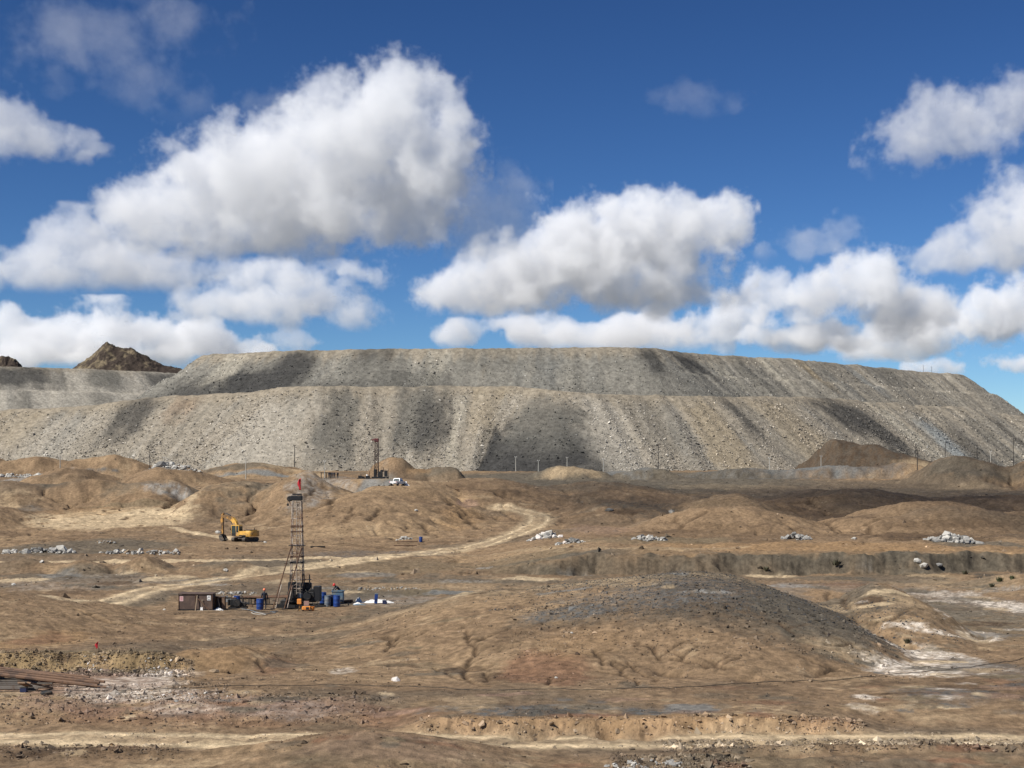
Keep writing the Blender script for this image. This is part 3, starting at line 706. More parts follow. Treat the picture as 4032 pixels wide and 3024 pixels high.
# older grey dump far to the left, and the one behind the right end
FARL = [(*onrow(px, py, z), dr) for (px, py, z, dr) in [(-300, 1440, 92, 55), (0, 1442, 92, 55), (200, 1448, 92, 55), (420, 1455, 92, 55), (700, 1470, 92, 55), (1000, 1480, 92, 55)]]
fp = lambda px: tpos(FARL, px)
d_far = dump('waste_rock_dump', FARL, [(24, 18), (10, 1.0), (50, 36)], [(fp(-100), fp(230), 0, 20, 'dark', 0.8), (fp(330), fp(470), 0, 20, 'mid', 0.7), (fp(560), fp(720), 0, 24, 'dark', 0.7), (fp(60), fp(120), 30, 70, 'mid', 0.6), (fp(300), fp(380), 30, 70, 'mid', 0.5)], 303, step=2.4, ds=2.2, tone='light', contrast=0.8)

# loose blocks lying on the faces
def scatter_blocks(name, label, X, Y, Z, A, n, size, seed, weight=None, mat=None, bright=1.25, sink=0.2):
    rng = np.random.default_rng(seed)
    r, c = X.shape
    if weight is None: weight = np.ones(r * c)
    p = weight / weight.sum()
    k = rng.choice(r * c, n, p=p)
    i = np.clip(k // c, 0, r - 2); j = np.clip(k % c, 0, c - 2)
    a = rng.random(n); b = rng.random(n)
    def bl(F): return (F[i, j] * (1 - a) + F[i, j + 1] * a) * (1 - b) + (F[i + 1, j] * (1 - a) + F[i + 1, j + 1] * a) * b
    C = np.stack([bl(X), bl(Y), bl(Z)], 1)
    s = size[0] * (1 + rng.pareto(2.6, n)) ; s = np.clip(s, size[0], size[1])
    if callable(sink): pass
    oct_ = np.array([(1, 0, 0), (0, 1, 0), (-1, 0, 0), (0, -1, 0), (0, 0, 1), (0, 0, -1)], float)
    V = oct_[None] + rng.normal(0, 0.28, (n, 6, 3))
    V *= (s[:, None] * rng.uniform(0.65, 1.2, (n, 3)) * np.array([1, 1, 0.75]))[:, None, :]
    th = rng.uniform(0, 6.28, n); ct, st_ = np.cos(th), np.sin(th)
    x = V[..., 0] * ct[:, None] - V[..., 1] * st_[:, None]; y = V[..., 0] * st_[:, None] + V[..., 1] * ct[:, None]
    tl = rng.normal(0, 0.5, n); y2 = y * np.cos(tl)[:, None] - V[..., 2] * np.sin(tl)[:, None]; z2 = y * np.sin(tl)[:, None] + V[..., 2] * np.cos(tl)[:, None]
    V = np.stack([x, y2, z2], -1) + C[:, None, :]
    V[..., 2] += (s * sink)[:, None]
    F = np.array([(0, 1, 4), (1, 2, 4), (2, 3, 4), (3, 0, 4), (1, 0, 5), (2, 1, 5), (3, 2, 5), (0, 3, 5)])
    faces = (np.arange(n) * 6)[:, None, None] + F[None]
    cc = A.reshape(r, c, 3)[i, j] * rng.lognormal(math.log(bright), 0.30, n)[:, None]
    cc = cc * 0.8 + 0.2 * cc.mean(1, keepdims=True)
    cc = np.clip(np.repeat(cc, 6, 0), 0.03, 0.8)
    ob = raw_mesh(name, V.reshape(-1, 3), faces.reshape(-1, 3), cc, mat or M_BLOCK)
    ob['kind'] = 'stuff'; ob['label'] = label; ob['category'] = 'rocks'
    return ob

M_BLOCK = ground_material('loose_rock', 2.5, 0.05, 0.18)
for (dd, n, sz, lab, sd) in [(d_up, 22000, (0.15, 0.55), 'broken rock strewn over the upper waste dump face', 11), (d_low, 42000, (0.17, 0.62), 'broken rock strewn over the long lower waste dump face', 12)]:
    ob, X, Y, Z, A = dd
    # blocks roll: more and larger ones towards the toe
    w = np.repeat(np.linspace(0.35, 1.6, X.shape[0])[:, None], X.shape[1], 1)
    w[:9] = 0.02
    w = w * np.clip(0.55 + 1.3 * fbm(np.arange(X.shape[1])[None, :] * 1.3 + 0 * X, np.arange(X.shape[0])[:, None] * 0.3 + 0 * X, 22, 4, 0.6, sd), 0.05, 3)
    vis = np.abs(X / Y) < 0.40
    scatter_blocks('scree', lab, X, Y, Z, A, n, sz, sd, (w * vis).ravel())

# rocky peaks behind the left dump: a craggy ridge line given depth
def peak(prof, d, depth, seed, low):
    px = np.array([q[0] for q in prof], float); py = np.array([q[1] for q in prof], float)
    xs = np.linspace(Xcol(px[0], d), Xcol(px[-1], d), 190); ys = np.linspace(-depth, depth, 80)
    X, Y = np.meshgrid(xs, ys)
    xw = X + fbm(X, Y, 9, 4, 0.6, seed) * 3.0 + Y * 0.10
    top = np.interp(xw, Xcol(px, d), Zrow(py, d)) - low
    fall = np.clip(1 - np.abs(Y + fbm(X, Y, 14, 4, 0.6, seed + 1) * 6) / depth, 0, 1)
    rid = fbm(X + Y * 0.5, Y - X * 0.3, 11, 5, 0.65, seed + 2, ridged=True)
    Z = low + top * fall ** 0.8 * (0.94 + 0.10 * rid) + fbm(X, Y, 3, 3, 0.7, seed + 3) * 0.8 * sstep(0, 0.2, fall)
    f = rid * 0.5 - fbm(X, Y, 9, 4, 0.65, seed + 6) + (X - X.mean()) / (X.max() - X.min()) * 0.8
    m = sstep(-0.1, 0.35, f).ravel()[:, None]
    A = np.array([(0.17, 0.135, 0.085)]) * (1 - m) + np.array([(0.048, 0.036, 0.028)]) * m
    ob = grid_mesh('rocky_hill', X, Y + d, Z, A, M_DUMP); ob['kind'] = 'structure'
    return ob
peak([(180, 1500), (290, 1447), (335, 1420), (372, 1386), (400, 1358), (425, 1349), (452, 1362), (485, 1366), (520, 1370), (560, 1394), (605, 1416), (640, 1436), (700, 1448), (790, 1480)], 1250, 55, 5, 85)
peak([(-160, 1470), (-60, 1412), (0, 1404), (30, 1400), (60, 1408), (110, 1470)], 1250, 30, 8, 90)
# ------------------------------------------------------------------ clods and stones lying about on the soil
_w = (np.abs(XX / YY) < 0.39) * np.gradient(YY, axis=0) * np.gradient(XX, axis=1)
_near = np.where(YY < 135, 1.0, 0.0)
_cl = fbm(XX.ravel(), YY.ravel(), 4, 4, 0.6, 81).reshape(XX.shape)
_rag = np.clip(0.25 + 1.6 * _cl, 0.03, 3) ** 1.5
_gc = gcol
scatter_blocks('clods', 'small clods and stones strewn over the near soil', XX, YY, GZ, _gc, 33000, (0.022, 0.13), 21, (_w * _near * _rag).ravel(), bright=0.82, sink=0.0)
_far = np.where(YY >= 130, 1.0, 0.0) * (YY < 520)
scatter_blocks('clods', 'stones strewn over the far hills and flats', XX, YY, GZ, _gc, 9000, (0.09, 0.5), 22, (_w * _far * _rag).ravel(), bright=0.95, sink=0.0)
scatter_blocks('gravel', 'dark gravel strewn over the near hill', XX, YY, GZ, gcol * 0.0 + 0.055, 9000, (0.025, 0.10), 27, (_w * (np.hypot((XX - 14) / 15, (YY - 99) / 11) + 0.35 * _cl < 0.95)).ravel(), bright=1.0, sink=0.0)
_loc = np.zeros(XX.shape)
for (x0, y0, x1, y1, k) in [(0, 2575, 760, 2662, 3), (0, 2740, 1500, 2850, 0.5), (250, 2700, 900, 2770, 0.6), (2400, 2985, 2950, 3030, 3), (2600, 2925, 4032, 2960, 1.6), (1650, 2835, 3400, 2895, 0.8), (3050, 2840, 3400, 2885, 2), (0, 2940, 700, 2985, 0.6), (2000, 2330, 3500, 2560, 0.25)]:
    b = hit((x0 + x1) / 2, y1); t = hit((x0 + x1) / 2, y0)
    u = XX / YY * FPX + 2016
    _loc += k * (u > x0) * (u < x1) * (YY > b.y - 0.3) * (YY < t.y + 0.5)
scatter_blocks('rubble', 'broken rock on the cut banks and windrows', XX, YY, GZ, _gc, 17000, (0.035, 0.20), 23, (_w * _loc).ravel(), bright=0.95, sink=0.1)
# ------------------------------------------------------------------ building kit
def paint(name, col, rough=0.6, metal=0.0, wear=0.0, wear_col=(0.10, 0.055, 0.03), scale=6.0, vary=0.15):
    """Painted or bare surface with grime: worn patches of another colour and uneven tone."""
    m, nt, b = new_mat(name)
    N, L = nt.nodes.new, nt.links.new
    tc = N('ShaderNodeTexCoord')
    n = N('ShaderNodeTexNoise'); n.inputs['Scale'].default_value = scale; n.inputs['Detail'].default_value = 6; n.inputs['Roughness'].default_value = 0.65
    L(tc.outputs['Object'], n.inputs['Vector'])
    mr = N('ShaderNodeMapRange'); mr.inputs['To Min'].default_value = 1 - vary * 2; mr.inputs['To Max'].default_value = 1 + vary * 2
    L(n.outputs[0], mr.inputs['Value'])
    vm = N('ShaderNodeVectorMath'); vm.operation = 'SCALE'; vm.inputs[0].default_value = col
    L(mr.outputs[0], vm.inputs['Scale'])
    src = vm.outputs[0]
    if wear > 0:
        n2 = N('ShaderNodeTexNoise'); n2.inputs['Scale'].default_value = scale * 0.55; n2.inputs['Detail'].default_value = 8; n2.inputs['Roughness'].default_value = 0.7
        L(tc.outputs['Object'], n2.inputs['Vector'])
        r = N('ShaderNodeMapRange'); r.inputs['From Min'].default_value = 0.62 - wear * 0.45; r.inputs['From Max'].default_value = 0.70 - wear * 0.35
        L(n2.outputs[0], r.inputs['Value'])
        mx = N('ShaderNodeMix'); mx.data_type = 'RGBA'; mx.inputs[7].default_value = (*wear_col, 1)
        L(r.outputs[0], mx.inputs[0]); L(src, mx.inputs[6])
        src = mx.outputs[2]
    L(src, b.inputs['Base Color'])
    b.inputs['Roughness'].default_value = rough; b.inputs['Metallic'].default_value = metal
    return m

class MB:
    """Collects shapes; build() links them as one mesh."""
    def __init__(self): self.v = []; self.f = []
    def add(self, vs, fs):
        o = len(self.v); self.v += [tuple(v) for v in vs]; self.f += [tuple(i + o for i in f) for f in fs]
        return self
    def box(self, c, s, rot=None, taper=1.0, bevel=0.0):
        x, y, z = s[0] / 2, s[1] / 2, s[2] / 2
        b = min(bevel, x * .6, y * .6, z * .6)
        R = rot or Matrix.Identity(3)
        c = Vector(c)
        if b <= 0:
            vs = [(-x, -y, -z), (x, -y, -z), (x, y, -z), (-x, y, -z), (-x * taper, -y * taper, z), (x * taper, -y * taper, z), (x * taper, y * taper, z), (-x * taper, y * taper, z)]
            return self.add([c + R @ Vector(v) for v in vs], [(0, 3, 2, 1), (4, 5, 6, 7), (0, 1, 5, 4), (1, 2, 6, 5), (2, 3, 7, 6), (3, 0, 4, 7)])
        rings = []
        for (zz, k) in ((-z, b), (-z + b, 0), (z - b, 0), (z, b)):
            X, Y = x - k, y - k; q = b if k == 0 else b
            rings.append([(X - q, -Y, zz), (X, -Y + q, zz), (X, Y - q, zz), (X - q, Y, zz), (-X + q, Y, zz), (-X, Y - q, zz), (-X, -Y + q, zz), (-X + q, -Y, zz)])
        vs = [c + R @ Vector(v) for r in rings for v in r]
        fs = [tuple(range(7, -1, -1)), tuple(range(24, 32))]
        for k in range(3):
            for i in range(8): j = (i + 1) % 8; fs.append((k * 8 + i, k * 8 + j, k * 8 + 8 + j, k * 8 + 8 + i))
        return self.add(vs, fs)
    def tube(self, a, b, r, n=8, r2=None, cap=True):
        a, b = Vector(a), Vector(b); d = (b - a)
        q = d.to_track_quat('Z', 'Y'); r2 = r if r2 is None else r2
        vs = []
        for p, rr in ((a, r), (b, r2)):
            for i in range(n):
                t = 2 * math.pi * i / n; vs.append(p + q @ Vector((rr * math.cos(t), rr * math.sin(t), 0)))
        fs = [(i, (i + 1) % n, n + (i + 1) % n, n + i) for i in range(n)]
        if cap: fs += [tuple(range(n - 1, -1, -1)), tuple(range(n, 2 * n))]
        return self.add(vs, fs)
    def path(self, pts, r, n=6):
        pts = [Vector(p) for p in pts]; vs = []
        for k, p in enumerate(pts):
            d = (pts[min(k + 1, len(pts) - 1)] - pts[max(k - 1, 0)]).normalized()
            s = d.cross(Vector((0, 0, 1)));  s = s.normalized() if s.length > 1e-4 else Vector((1, 0, 0))
            u = s.cross(d)
            for i in range(n):
                t = 2 * math.pi * i / n; vs.append(p + s * (r * math.cos(t)) + u * (r * math.sin(t)))
        fs = []
        for k in range(len(pts) - 1):
            for i in range(n): j = (i + 1) % n; fs.append((k * n + i, k * n + j, (k + 1) * n + j, (k + 1) * n + i))
        fs += [tuple(range(n)), tuple(range((len(pts) - 1) * n + n - 1, (len(pts) - 1) * n - 1, -1))]
        return self.add(vs, fs)
    def lathe(self, prof, n=16, c=(0, 0, 0), axis='Z'):
        vs = []
        for (r, z) in prof:
            for i in range(n):
                t = 2 * math.pi * i / n
                v = (r * math.cos(t), r * math.sin(t), z)
                if axis == 'X': v = (v[2], v[0], v[1])
                if axis == 'Y': v = (v[0], v[2], v[1])
                vs.append((v[0] + c[0], v[1] + c[1], v[2] + c[2]))
        fs = []
        for k in range(len(prof) - 1):
            for i in range(n): j = (i + 1) % n; fs.append((k * n + i, k * n + j, (k + 1) * n + j, (k + 1) * n + i))
        fs += [tuple(range(n - 1, -1, -1)), tuple(range((len(prof) - 1) * n, len(prof) * n))]
        return self.add(vs, fs)
    def prism(self, poly, y0, y1):
        """poly in x, z extruded along y"""
        n = len(poly)
        vs = [(x, y0, z) for x, z in poly] + [(x, y1, z) for x, z in poly]
        fs = [tuple(range(n)), tuple(range(2 * n - 1, n - 1, -1))] + [(i, n + i, n + (i + 1) % n, (i + 1) % n) for i in range(n)]
        return self.add(vs, fs)
    def build(self, name, mat, parent=None, smooth=False, label=None):
        me = bpy.data.meshes.new(name); me.from_pydata(self.v, [], self.f)
        bm = bmesh.new(); bm.from_mesh(me); bmesh.ops.recalc_face_normals(bm, faces=bm.faces); bm.to_mesh(me); bm.free()
        if smooth:
            for p in me.polygons: p.use_smooth = True
            try: me.set_sharp_from_angle(angle=math.radians(40))
            except Exception: pass
        me.materials.append(mat)
        ob = bpy.data.objects.new(name, me); COL.objects.link(ob)
        if parent is not None: ob.parent = parent
        if label: ob['label'] = label
        return ob

def tag(o, label, cat, group=None):
    o['label'] = label; o['category'] = cat
    if group: o['group'] = group
    return o

def thing(name, label, cat, loc, rz=0.0, group=None):
    o = bpy.data.objects.new(name, None); COL.objects.link(o)
    o.location = loc; o.rotation_euler = (0, 0, rz); o.empty_display_size = 0.3
    return tag(o, label, cat, group)

def share(name, me, parent, loc=(0, 0, 0), rot=(0, 0, 0), sc=(1, 1, 1)):
    o = bpy.data.objects.new(name, me); COL.objects.link(o)
    if parent is not None: o.parent = parent
    o.location = loc; o.rotation_euler = rot; o.scale = sc
    return o

def put(px, d, z=None):
    """On the ground at distance d, under photo column px."""
    x = Xcol(px, d)
    return Vector((x, d, hz(x, d) if z is None else z))

def rotY(a): return Matrix.Rotation(a, 3, 'Y')
def rotX(a): return Matrix.Rotation(a, 3, 'X')
def rotZ(a): return Matrix.Rotation(a, 3, 'Z')

M_STEEL = paint('dark_greasy_steel', (0.022, 0.021, 0.02), 0.55, 0.3, 0.25, (0.06, 0.05, 0.04))
M_BLACK = paint('black_paint', (0.012, 0.012, 0.012), 0.5, 0, 0.1, (0.05, 0.04, 0.03))
M_MAST = paint('weathered_mast_paint', (0.46, 0.39, 0.31), 0.7, 0, 0.36, (0.16, 0.09, 0.06), 2.0)
M_RUST = paint('rust', (0.125, 0.065, 0.035), 0.85, 0, 0.3, (0.05, 0.03, 0.02), 8)
M_RUSTSHEET = paint('rusty_sheet', (0.075, 0.048, 0.036), 0.8, 0, 0.35, (0.11, 0.07, 0.05), 2.5)
M_WOOD = paint('old_wood', (0.34, 0.26, 0.175), 0.85, 0, 0.2, (0.18, 0.12, 0.08), 5)
M_DWOOD = paint('brown_plank', (0.19, 0.115, 0.065), 0.85, 0, 0.2, (0.1, 0.06, 0.04), 5)
M_WHITE = paint('white', (0.72, 0.70, 0.66), 0.6, 0, 0.1, (0.45, 0.40, 0.33), 5, 0.06)
M_BLUE = paint('blue_drum_plastic', (0.012, 0.046, 0.20), 0.45, 0, 0.22, (0.05, 0.09, 0.17), 3)
M_NAVY = paint('navy', (0.012, 0.018, 0.06), 0.6)
M_LBLUE = paint('faded_blue', (0.085, 0.15, 0.21), 0.6, 0, 0.3, (0.18, 0.19, 0.18), 4)
M_GREYDRUM = paint('grey_blue_drum', (0.10, 0.125, 0.15), 0.6, 0, 0.35, (0.22, 0.21, 0.19), 3)
M_YELLOW = paint('machine_yellow', (0.64, 0.36, 0.065), 0.55, 0, 0.24, (0.30, 0.18, 0.08), 1.6, 0.10)
M_DYELLOW = paint('dirty_machine_yellow', (0.48, 0.24, 0.05), 0.6, 0, 0.42, (0.12, 0.07, 0.03), 2.2, 0.2)
M_ORANGE = paint('orange_paint', (0.70, 0.26, 0.05), 0.5, 0, 0.15, (0.3, 0.14, 0.05), 5)
M_GLASS = paint('cab_glass', (0.03, 0.045, 0.045), 0.08)
M_RED = paint('red_cloth', (0.42, 0.012, 0.022), 0.8, 0, 0, scale=3)
M_RUBBER = paint('rubber', (0.02, 0.02, 0.019), 0.85, 0, 0.3, (0.10, 0.075, 0.05), 6)
M_TRACK = paint('dusty_track_steel', (0.035, 0.032, 0.03), 0.75, 0, 0.35, (0.12, 0.09, 0.06), 5)
M_CONC = paint('pole_concrete', (0.38, 0.36, 0.31), 0.85)
M_TAR = paint('tarred_pole', (0.035, 0.03, 0.026), 0.85)
M_CLOTH = paint('navy_coverall', (0.018, 0.022, 0.035), 0.9, 0, 0.1, (0.05, 0.045, 0.04), 6)
M_SKIN = paint('skin', (0.30, 0.16, 0.10), 0.6, 0, 0, vary=0.05)
M_HELMO = paint('orange_helmet', (0.75, 0.20, 0.09), 0.35, vary=0.04)
M_HELMR = paint('red_helmet', (0.50, 0.03, 0.025), 0.35, vary=0.04)
M_PLASTER = paint('white_car_paint', (0.74, 0.73, 0.70), 0.25, 0, 0.12, (0.5, 0.42, 0.32), 1.5, 0.04)
M_STONES = [paint('white_stone', (0.44, 0.415, 0.365), 0.9, 0, 0.2, (0.30, 0.27, 0.22), 4, 0.2), paint('grey_stone', (0.24, 0.23, 0.21), 0.9, 0, 0.2, (0.4, 0.37, 0.31), 4, 0.2),
            paint('dark_stone', (0.125, 0.12, 0.11), 0.9, 0, 0.2, (0.25, 0.22, 0.18), 4, 0.2), paint('brown_stone', (0.25, 0.18, 0.11), 0.9, 0, 0.2, (0.13, 0.09, 0.06), 4, 0.2), paint('chalky_stone', (0.66, 0.60, 0.54), 0.9, 0, 0.15, (0.5, 0.40, 0.33), 4, 0.12)]

_srng = np.random.default_rng(77)
def stone_mesh(mat, k):
    bm = bmesh.new(); bmesh.ops.create_icosphere(bm, subdivisions=1, radius=1.0)
    for v in bm.verts:
        v.co *= float(_srng.uniform(0.62, 1.12)); v.co.z *= 0.72
    for cut in range(3):
        nrm = Vector(_srng.normal(size=3)).normalized()
        bmesh.ops.bisect_plane(bm, geom=bm.verts[:] + bm.edges[:] + bm.faces[:], plane_co=nrm * 0.72, plane_no=nrm, clear_outer=True)
    bmesh.ops.holes_fill(bm, edges=bm.edges[:])
    bmesh.ops.recalc_face_normals(bm, faces=bm.faces)
    me = bpy.data.meshes.new('stone'); bm.to_mesh(me); bm.free(); me.materials.append(mat)
    return me
STONES = [[stone_mesh(m, k) for k in range(4)] for m in M_STONES]

def heap(label, px0, py0, px1, py1, n, size, tones, peak=0.5, group=None, name='rubble_heap', seed=0):
    """A tip of broken stone; every stone is a piece of its own."""
    rng = random.Random(seed or int(px0 * 7 + py0))
    pc = (px0 + px1) / 2
    c = hit(pc, py1 - (py1 - py0) * 0.25, exact=True)
    hw = (px1 - px0) / 2 * c.y / FPX; dp = max(hw * 0.45, 1.0)
    root = thing(name, label, 'rubble heap', c, 0, group)
    for i in range(int(n * 1.9)):
        a = rng.uniform(0, 2 * math.pi); r = rng.random() ** 0.55 * 1.12
        x = math.cos(a) * r * hw; y = math.sin(a) * r * dp
        s = size * .66 * rng.lognormvariate(0, 0.52)
        up = .8 * peak * max(0, 1 - r * r) * rng.random()
        z = hz(c.x + x, c.y + y) - c.z + up + s * (0.25 if size > .2 else 0.0)
        t = rng.choice(tones)
        share('stone', STONES[t][rng.randrange(4)], root, (x, y, z), (rng.uniform(-.6, .6), rng.uniform(-.6, .6), rng.uniform(0, 6.28)), (s * rng.uniform(.8, 1.3), s * rng.uniform(.7, 1.1), s * rng.uniform(.7, 1.1)))
    return root

def boulder(label, px, py, size, tone, name='boulder', cat='boulder', group=None):
    c = hit(px, py, exact=True)
    o = share(name, STONES[tone][(px + py) % 4], None, (c.x, c.y, c.z + size * 0.2), (0.2, 0.1, px % 6), (size * 1.2, size, size * 0.9))
    return tag(o, label, cat, group)

# ------------------------------------------------------------------ people
def person(label, loc, rz, joints, helmet, group=None, h=1.72, name='person'):
    """One continuous skinned body; joints: name -> (x, y, z) for a 1.72 m figure facing -Y."""
    J = dict(pel=(0, 0, .96), chest=(0, 0.01, 1.25), neck=(0, 0.0, 1.46), hb=(0, -.01, 1.56), ht=(0, -.01, 1.70),
             ls=(.17, 0, 1.40), le=(.25, 0.03, 1.12), lw=(.27, -.06, .88), lf=(.27, -.10, .79), rs=(-.17, 0, 1.40), re=(-.25, 0.03, 1.12), rw=(-.27, -.06, .88), rf=(-.27, -.10, .79),
             lh=(.09, 0, .92), lk=(.11, -.02, .50), la=(.12, .03, .09), lt=(.13, -.16, .04), rh=(-.09, 0, .92), rk=(-.11, -.02, .50), ra=(-.12, .03, .09), rt=(-.13, -.16, .04))
    J.update(joints)
    R = dict(pel=.155, chest=.165, neck=.062, hb=.085, ht=.075, ls=.082, le=.055, lw=.04, lf=.035, rs=.082, re=.055, rw=.04, rf=.035, lh=.10, lk=.072, la=.052, lt=.042, rh=.10, rk=.072, ra=.052, rt=.042)
    E = [('pel', 'chest'), ('chest', 'neck'), ('neck', 'hb'), ('hb', 'ht'), ('chest', 'ls'), ('ls', 'le'), ('le', 'lw'), ('lw', 'lf'), ('chest', 'rs'), ('rs', 're'), ('re', 'rw'), ('rw', 'rf'), ('pel', 'lh'), ('lh', 'lk'), ('lk', 'la'), ('la', 'lt'), ('pel', 'rh'), ('rh', 'rk'), ('rk', 'ra'), ('ra', 'rt')]
    k = list(J); me = bpy.data.meshes.new('body')
    me.from_pydata([J[n] for n in k], [(k.index(a), k.index(b)) for a, b in E], [])
    ob = bpy.data.objects.new('body', me); COL.objects.link(ob)
    md = ob.modifiers.new('skin', 'SKIN'); md.use_smooth_shade = True
    for i, n in enumerate(k):
        sv = me.skin_vertices[0].data[i]; sv.radius = (R[n], R[n] * (.72 if n in ('pel', 'chest') else 1)); sv.use_root = n == 'pel'
    ob.modifiers.new('sub', 'SUBSURF').levels = 1
    ob.modifiers['sub'].render_levels = 1
    dg = bpy.context.evaluated_depsgraph_get()
    mm = bpy.data.meshes.new_from_object(ob.evaluated_get(dg)); mm.name = 'body'
    bpy.data.objects.remove(ob, do_unlink=True)
    mm.materials.clear(); mm.materials.append(M_CLOTH); mm.materials.append(M_SKIN)
    hd = (Vector(J['hb']) + Vector(J['ht'])) / 2
    for p in mm.polygons:
        p.use_smooth = True
        c = p.center
        if (c - hd).length < .15 and c.z > Vector(J['neck']).lerp(Vector(J['hb']), .5).z - .02 or min((c - Vector(J['lf'])).length, (c - Vector(J['rf'])).length) < .06: p.material_index = 1
    root = thing(name, label, 'person', loc, rz, group); root.scale = (h / 1.72,) * 3
    share('body', mm, root)
    up = (Vector(J['ht']) - Vector(J['hb'])).normalized(); q = up.to_track_quat('Z', 'Y')
    fc = Vector((0, -1, 0)); fc = (fc - up * fc.dot(up)).normalized()
    b = MB()
    side = up.cross(fc)
    b.add([hd + fc * .085 + up * .0 + side * .015, hd + fc * .085 - side * .015, hd + fc * .112 - up * .03, hd + fc * .08 - up * .035], [(0, 1, 2), (1, 3, 2), (0, 2, 3), (0, 3, 1)])
    b.build('nose', M_SKIN, root)
    for s in (-1, 1):
        e = MB(); e.lathe([(.001, -.008), (.011, 0), (.001, .008)], 6, hd + fc * .08 + up * .015 + side * (.03 * s)); e.build('eye', M_BLACK, root)
    for s in (-1, 1):
        e = MB(); e.box(hd + side * (.088 * s), (.02, .03, .06)); e.build('ear', M_SKIN, root)
    # hands: five fingers each
    for a, w in (('lf', 'lw'), ('rf', 'rw')):
        f0 = Vector(J[a]); dr = (f0 - Vector(J[w])).normalized(); sd = dr.cross(Vector((0, 0, 1))); sd = sd.normalized() if sd.length > .01 else Vector((1, 0, 0))
        hb = MB()
        for i, ln in enumerate((.07, .08, .075, .06)):
            o = f0 + sd * ((i - 1.5) * .018); hb.path([o, o + dr * ln * .5, o + dr * ln * .8 + Vector((0, -.015, 0))], .009, 5)
        hb.path([f0 - sd * .03 - dr * .03, f0 - sd * .06 + dr * .01, f0 - sd * .05 + dr * .04], .010, 5)
        hb.build('fingers', M_SKIN, root)
    if helmet:
        hm = MB()
        pr = [(.135, -.01), (.128, .02), (.122, .05), (.105, .10), (.07, .135), (.02, .15)]
        hm.lathe(pr, 14)
        hm.v = [tuple(Vector(J['ht']) - up * .055 + q @ Vector(v)) for v in hm.v]
        br = hd + fc * .13 + up * .045
        hm.box(br, (.16, .09, .015), q.to_matrix())
        hm.build('helmet', helmet, root, True)
    return root
# ------------------------------------------------------------------ near drill rig
RD = 127.0
RS = FPX / RD
RIG = put(1170, RD)
def rx_(px): return (px - 1170) / RS
def rz_(py): return (2394 - py) / RS

def drill_rig(label, loc, H, bot, top, lower_z, mats, ladder=True, bays=11, rz=0.0, thick=1.0):
    r = thing('drill_rig', label, 'drill rig', loc, rz)
    m_mast, m_low, m_crown = mats
    def corner(z, sx, sy):
        t = (z - lower_z) / (H - lower_z); w = bot + (top - bot) * t
        return Vector((sx * w, sy * w * .9, z))
    for sx in (-1, 1):
        for sy in (-1, 1):
            MB().tube(corner(.35, sx, sy), corner(lower_z + .5, sx, sy), .055 * thick, 6).build('lower_post', m_low, r)
            MB().tube(corner(lower_z + .5, sx, sy), corner(H, sx, sy), .042 * thick, 6).build('post', m_mast, r)
    zs = [lower_z * .4 + (H - lower_z * .4) * i / bays for i in range(bays + 1)]
    for i, z in enumerate(zs):
        for (a, b) in (((-1, -1), (1, -1)), ((1, -1), (1, 1)), ((1, 1), (-1, 1)), ((-1, 1), (-1, -1))):
            MB().tube(corner(z, *a), corner(z, *b), .026 * thick, 5).build('brace', m_mast, r)
            if i < bays:
                c, d = (a, b) if i % 2 else (b, a)
                MB().tube(corner(z, *c), corner(zs[i + 1], *d), .018 * thick, 5).build('brace', m_mast, r)
    if ladder:
        for sx in (.05, .62):
            a = corner(lower_z * .5, 1, -1); b = corner(H - .1, 1, -1)
            MB().tube((a.x * sx * 1.0, a.y - .05, a.z), (b.x * sx, b.y - .05, b.z), .024, 5).build('ladder_rail', m_mast, r)
        n = 24
        for i in range(n):
            z = lower_z * .55 + (H - .2 - lower_z * .55) * i / (n - 1); c = corner(z, 1, -1)
            MB().tube((c.x * .05, c.y - .05, z), (c.x * .62, c.y - .05, z), .016, 5).build('rung', m_mast, r)
    return r, corner

rig, _cn = drill_rig('tall rusty lattice drill rig with dark engine base and red flag on top', RIG, 9.15, .53, .37, 2.4, (M_MAST, M_STEEL, M_BLACK))
# collars and working platform
for z, h, m in ((7.0, .16, M_RUST), (6.55, .10, M_RUST), (4.4, .10, M_RUST), (3.9, .14, M_STEEL)):
    b = MB(); w = _cn(z, 1, 1); b.box((0, 0, z), (2 * w.x + .14, 2 * w.y + .14, h)); b.build('collar', m, rig)
MB().box((0, 0, 5.35), (1.35, 1.0, .05)).build('platform', M_STEEL, rig)
MB().box((-.05, 0, 9.42), (.98, .7, .44), bevel=.06).build('crown_block', M_BLACK, rig)
MB().box((.0, 0, 9.74), (.75, .6, .12)).build('crown_cover', M_BLACK, rig)
for sy in (-.2, .2):
    MB().lathe([(.05, -.05), (.2, -.05), (.24, 0), (.2, .05), (.05, .05)], 14, (-.62, sy, 9.36), 'Y').build('pulley', M_STEEL, rig)
MB().tube((-.72, -.1, 9.2), (-.34, -.2, 8.55), .045, 6).build('crown_strut', M_MAST, rig)
MB().tube((-.80, 0, 9.3), (-.80, 0, 8.95), .012, 5).build('hook_line', M_BLACK, rig)
MB().box((-.80, 0, 8.85), (.16, .14, .22), bevel=.03).build('hook_block', M_BLACK, rig)
MB().tube((-.02, -.05, 9.2), (-.02, -.05, 1.0), .045, 8).build('drill_rod', M_RUST, rig)
MB().tube((.12, .1, 9.2), (.15, .1, 2.4), .014, 5).build('hoist_line', M_BLACK, rig)
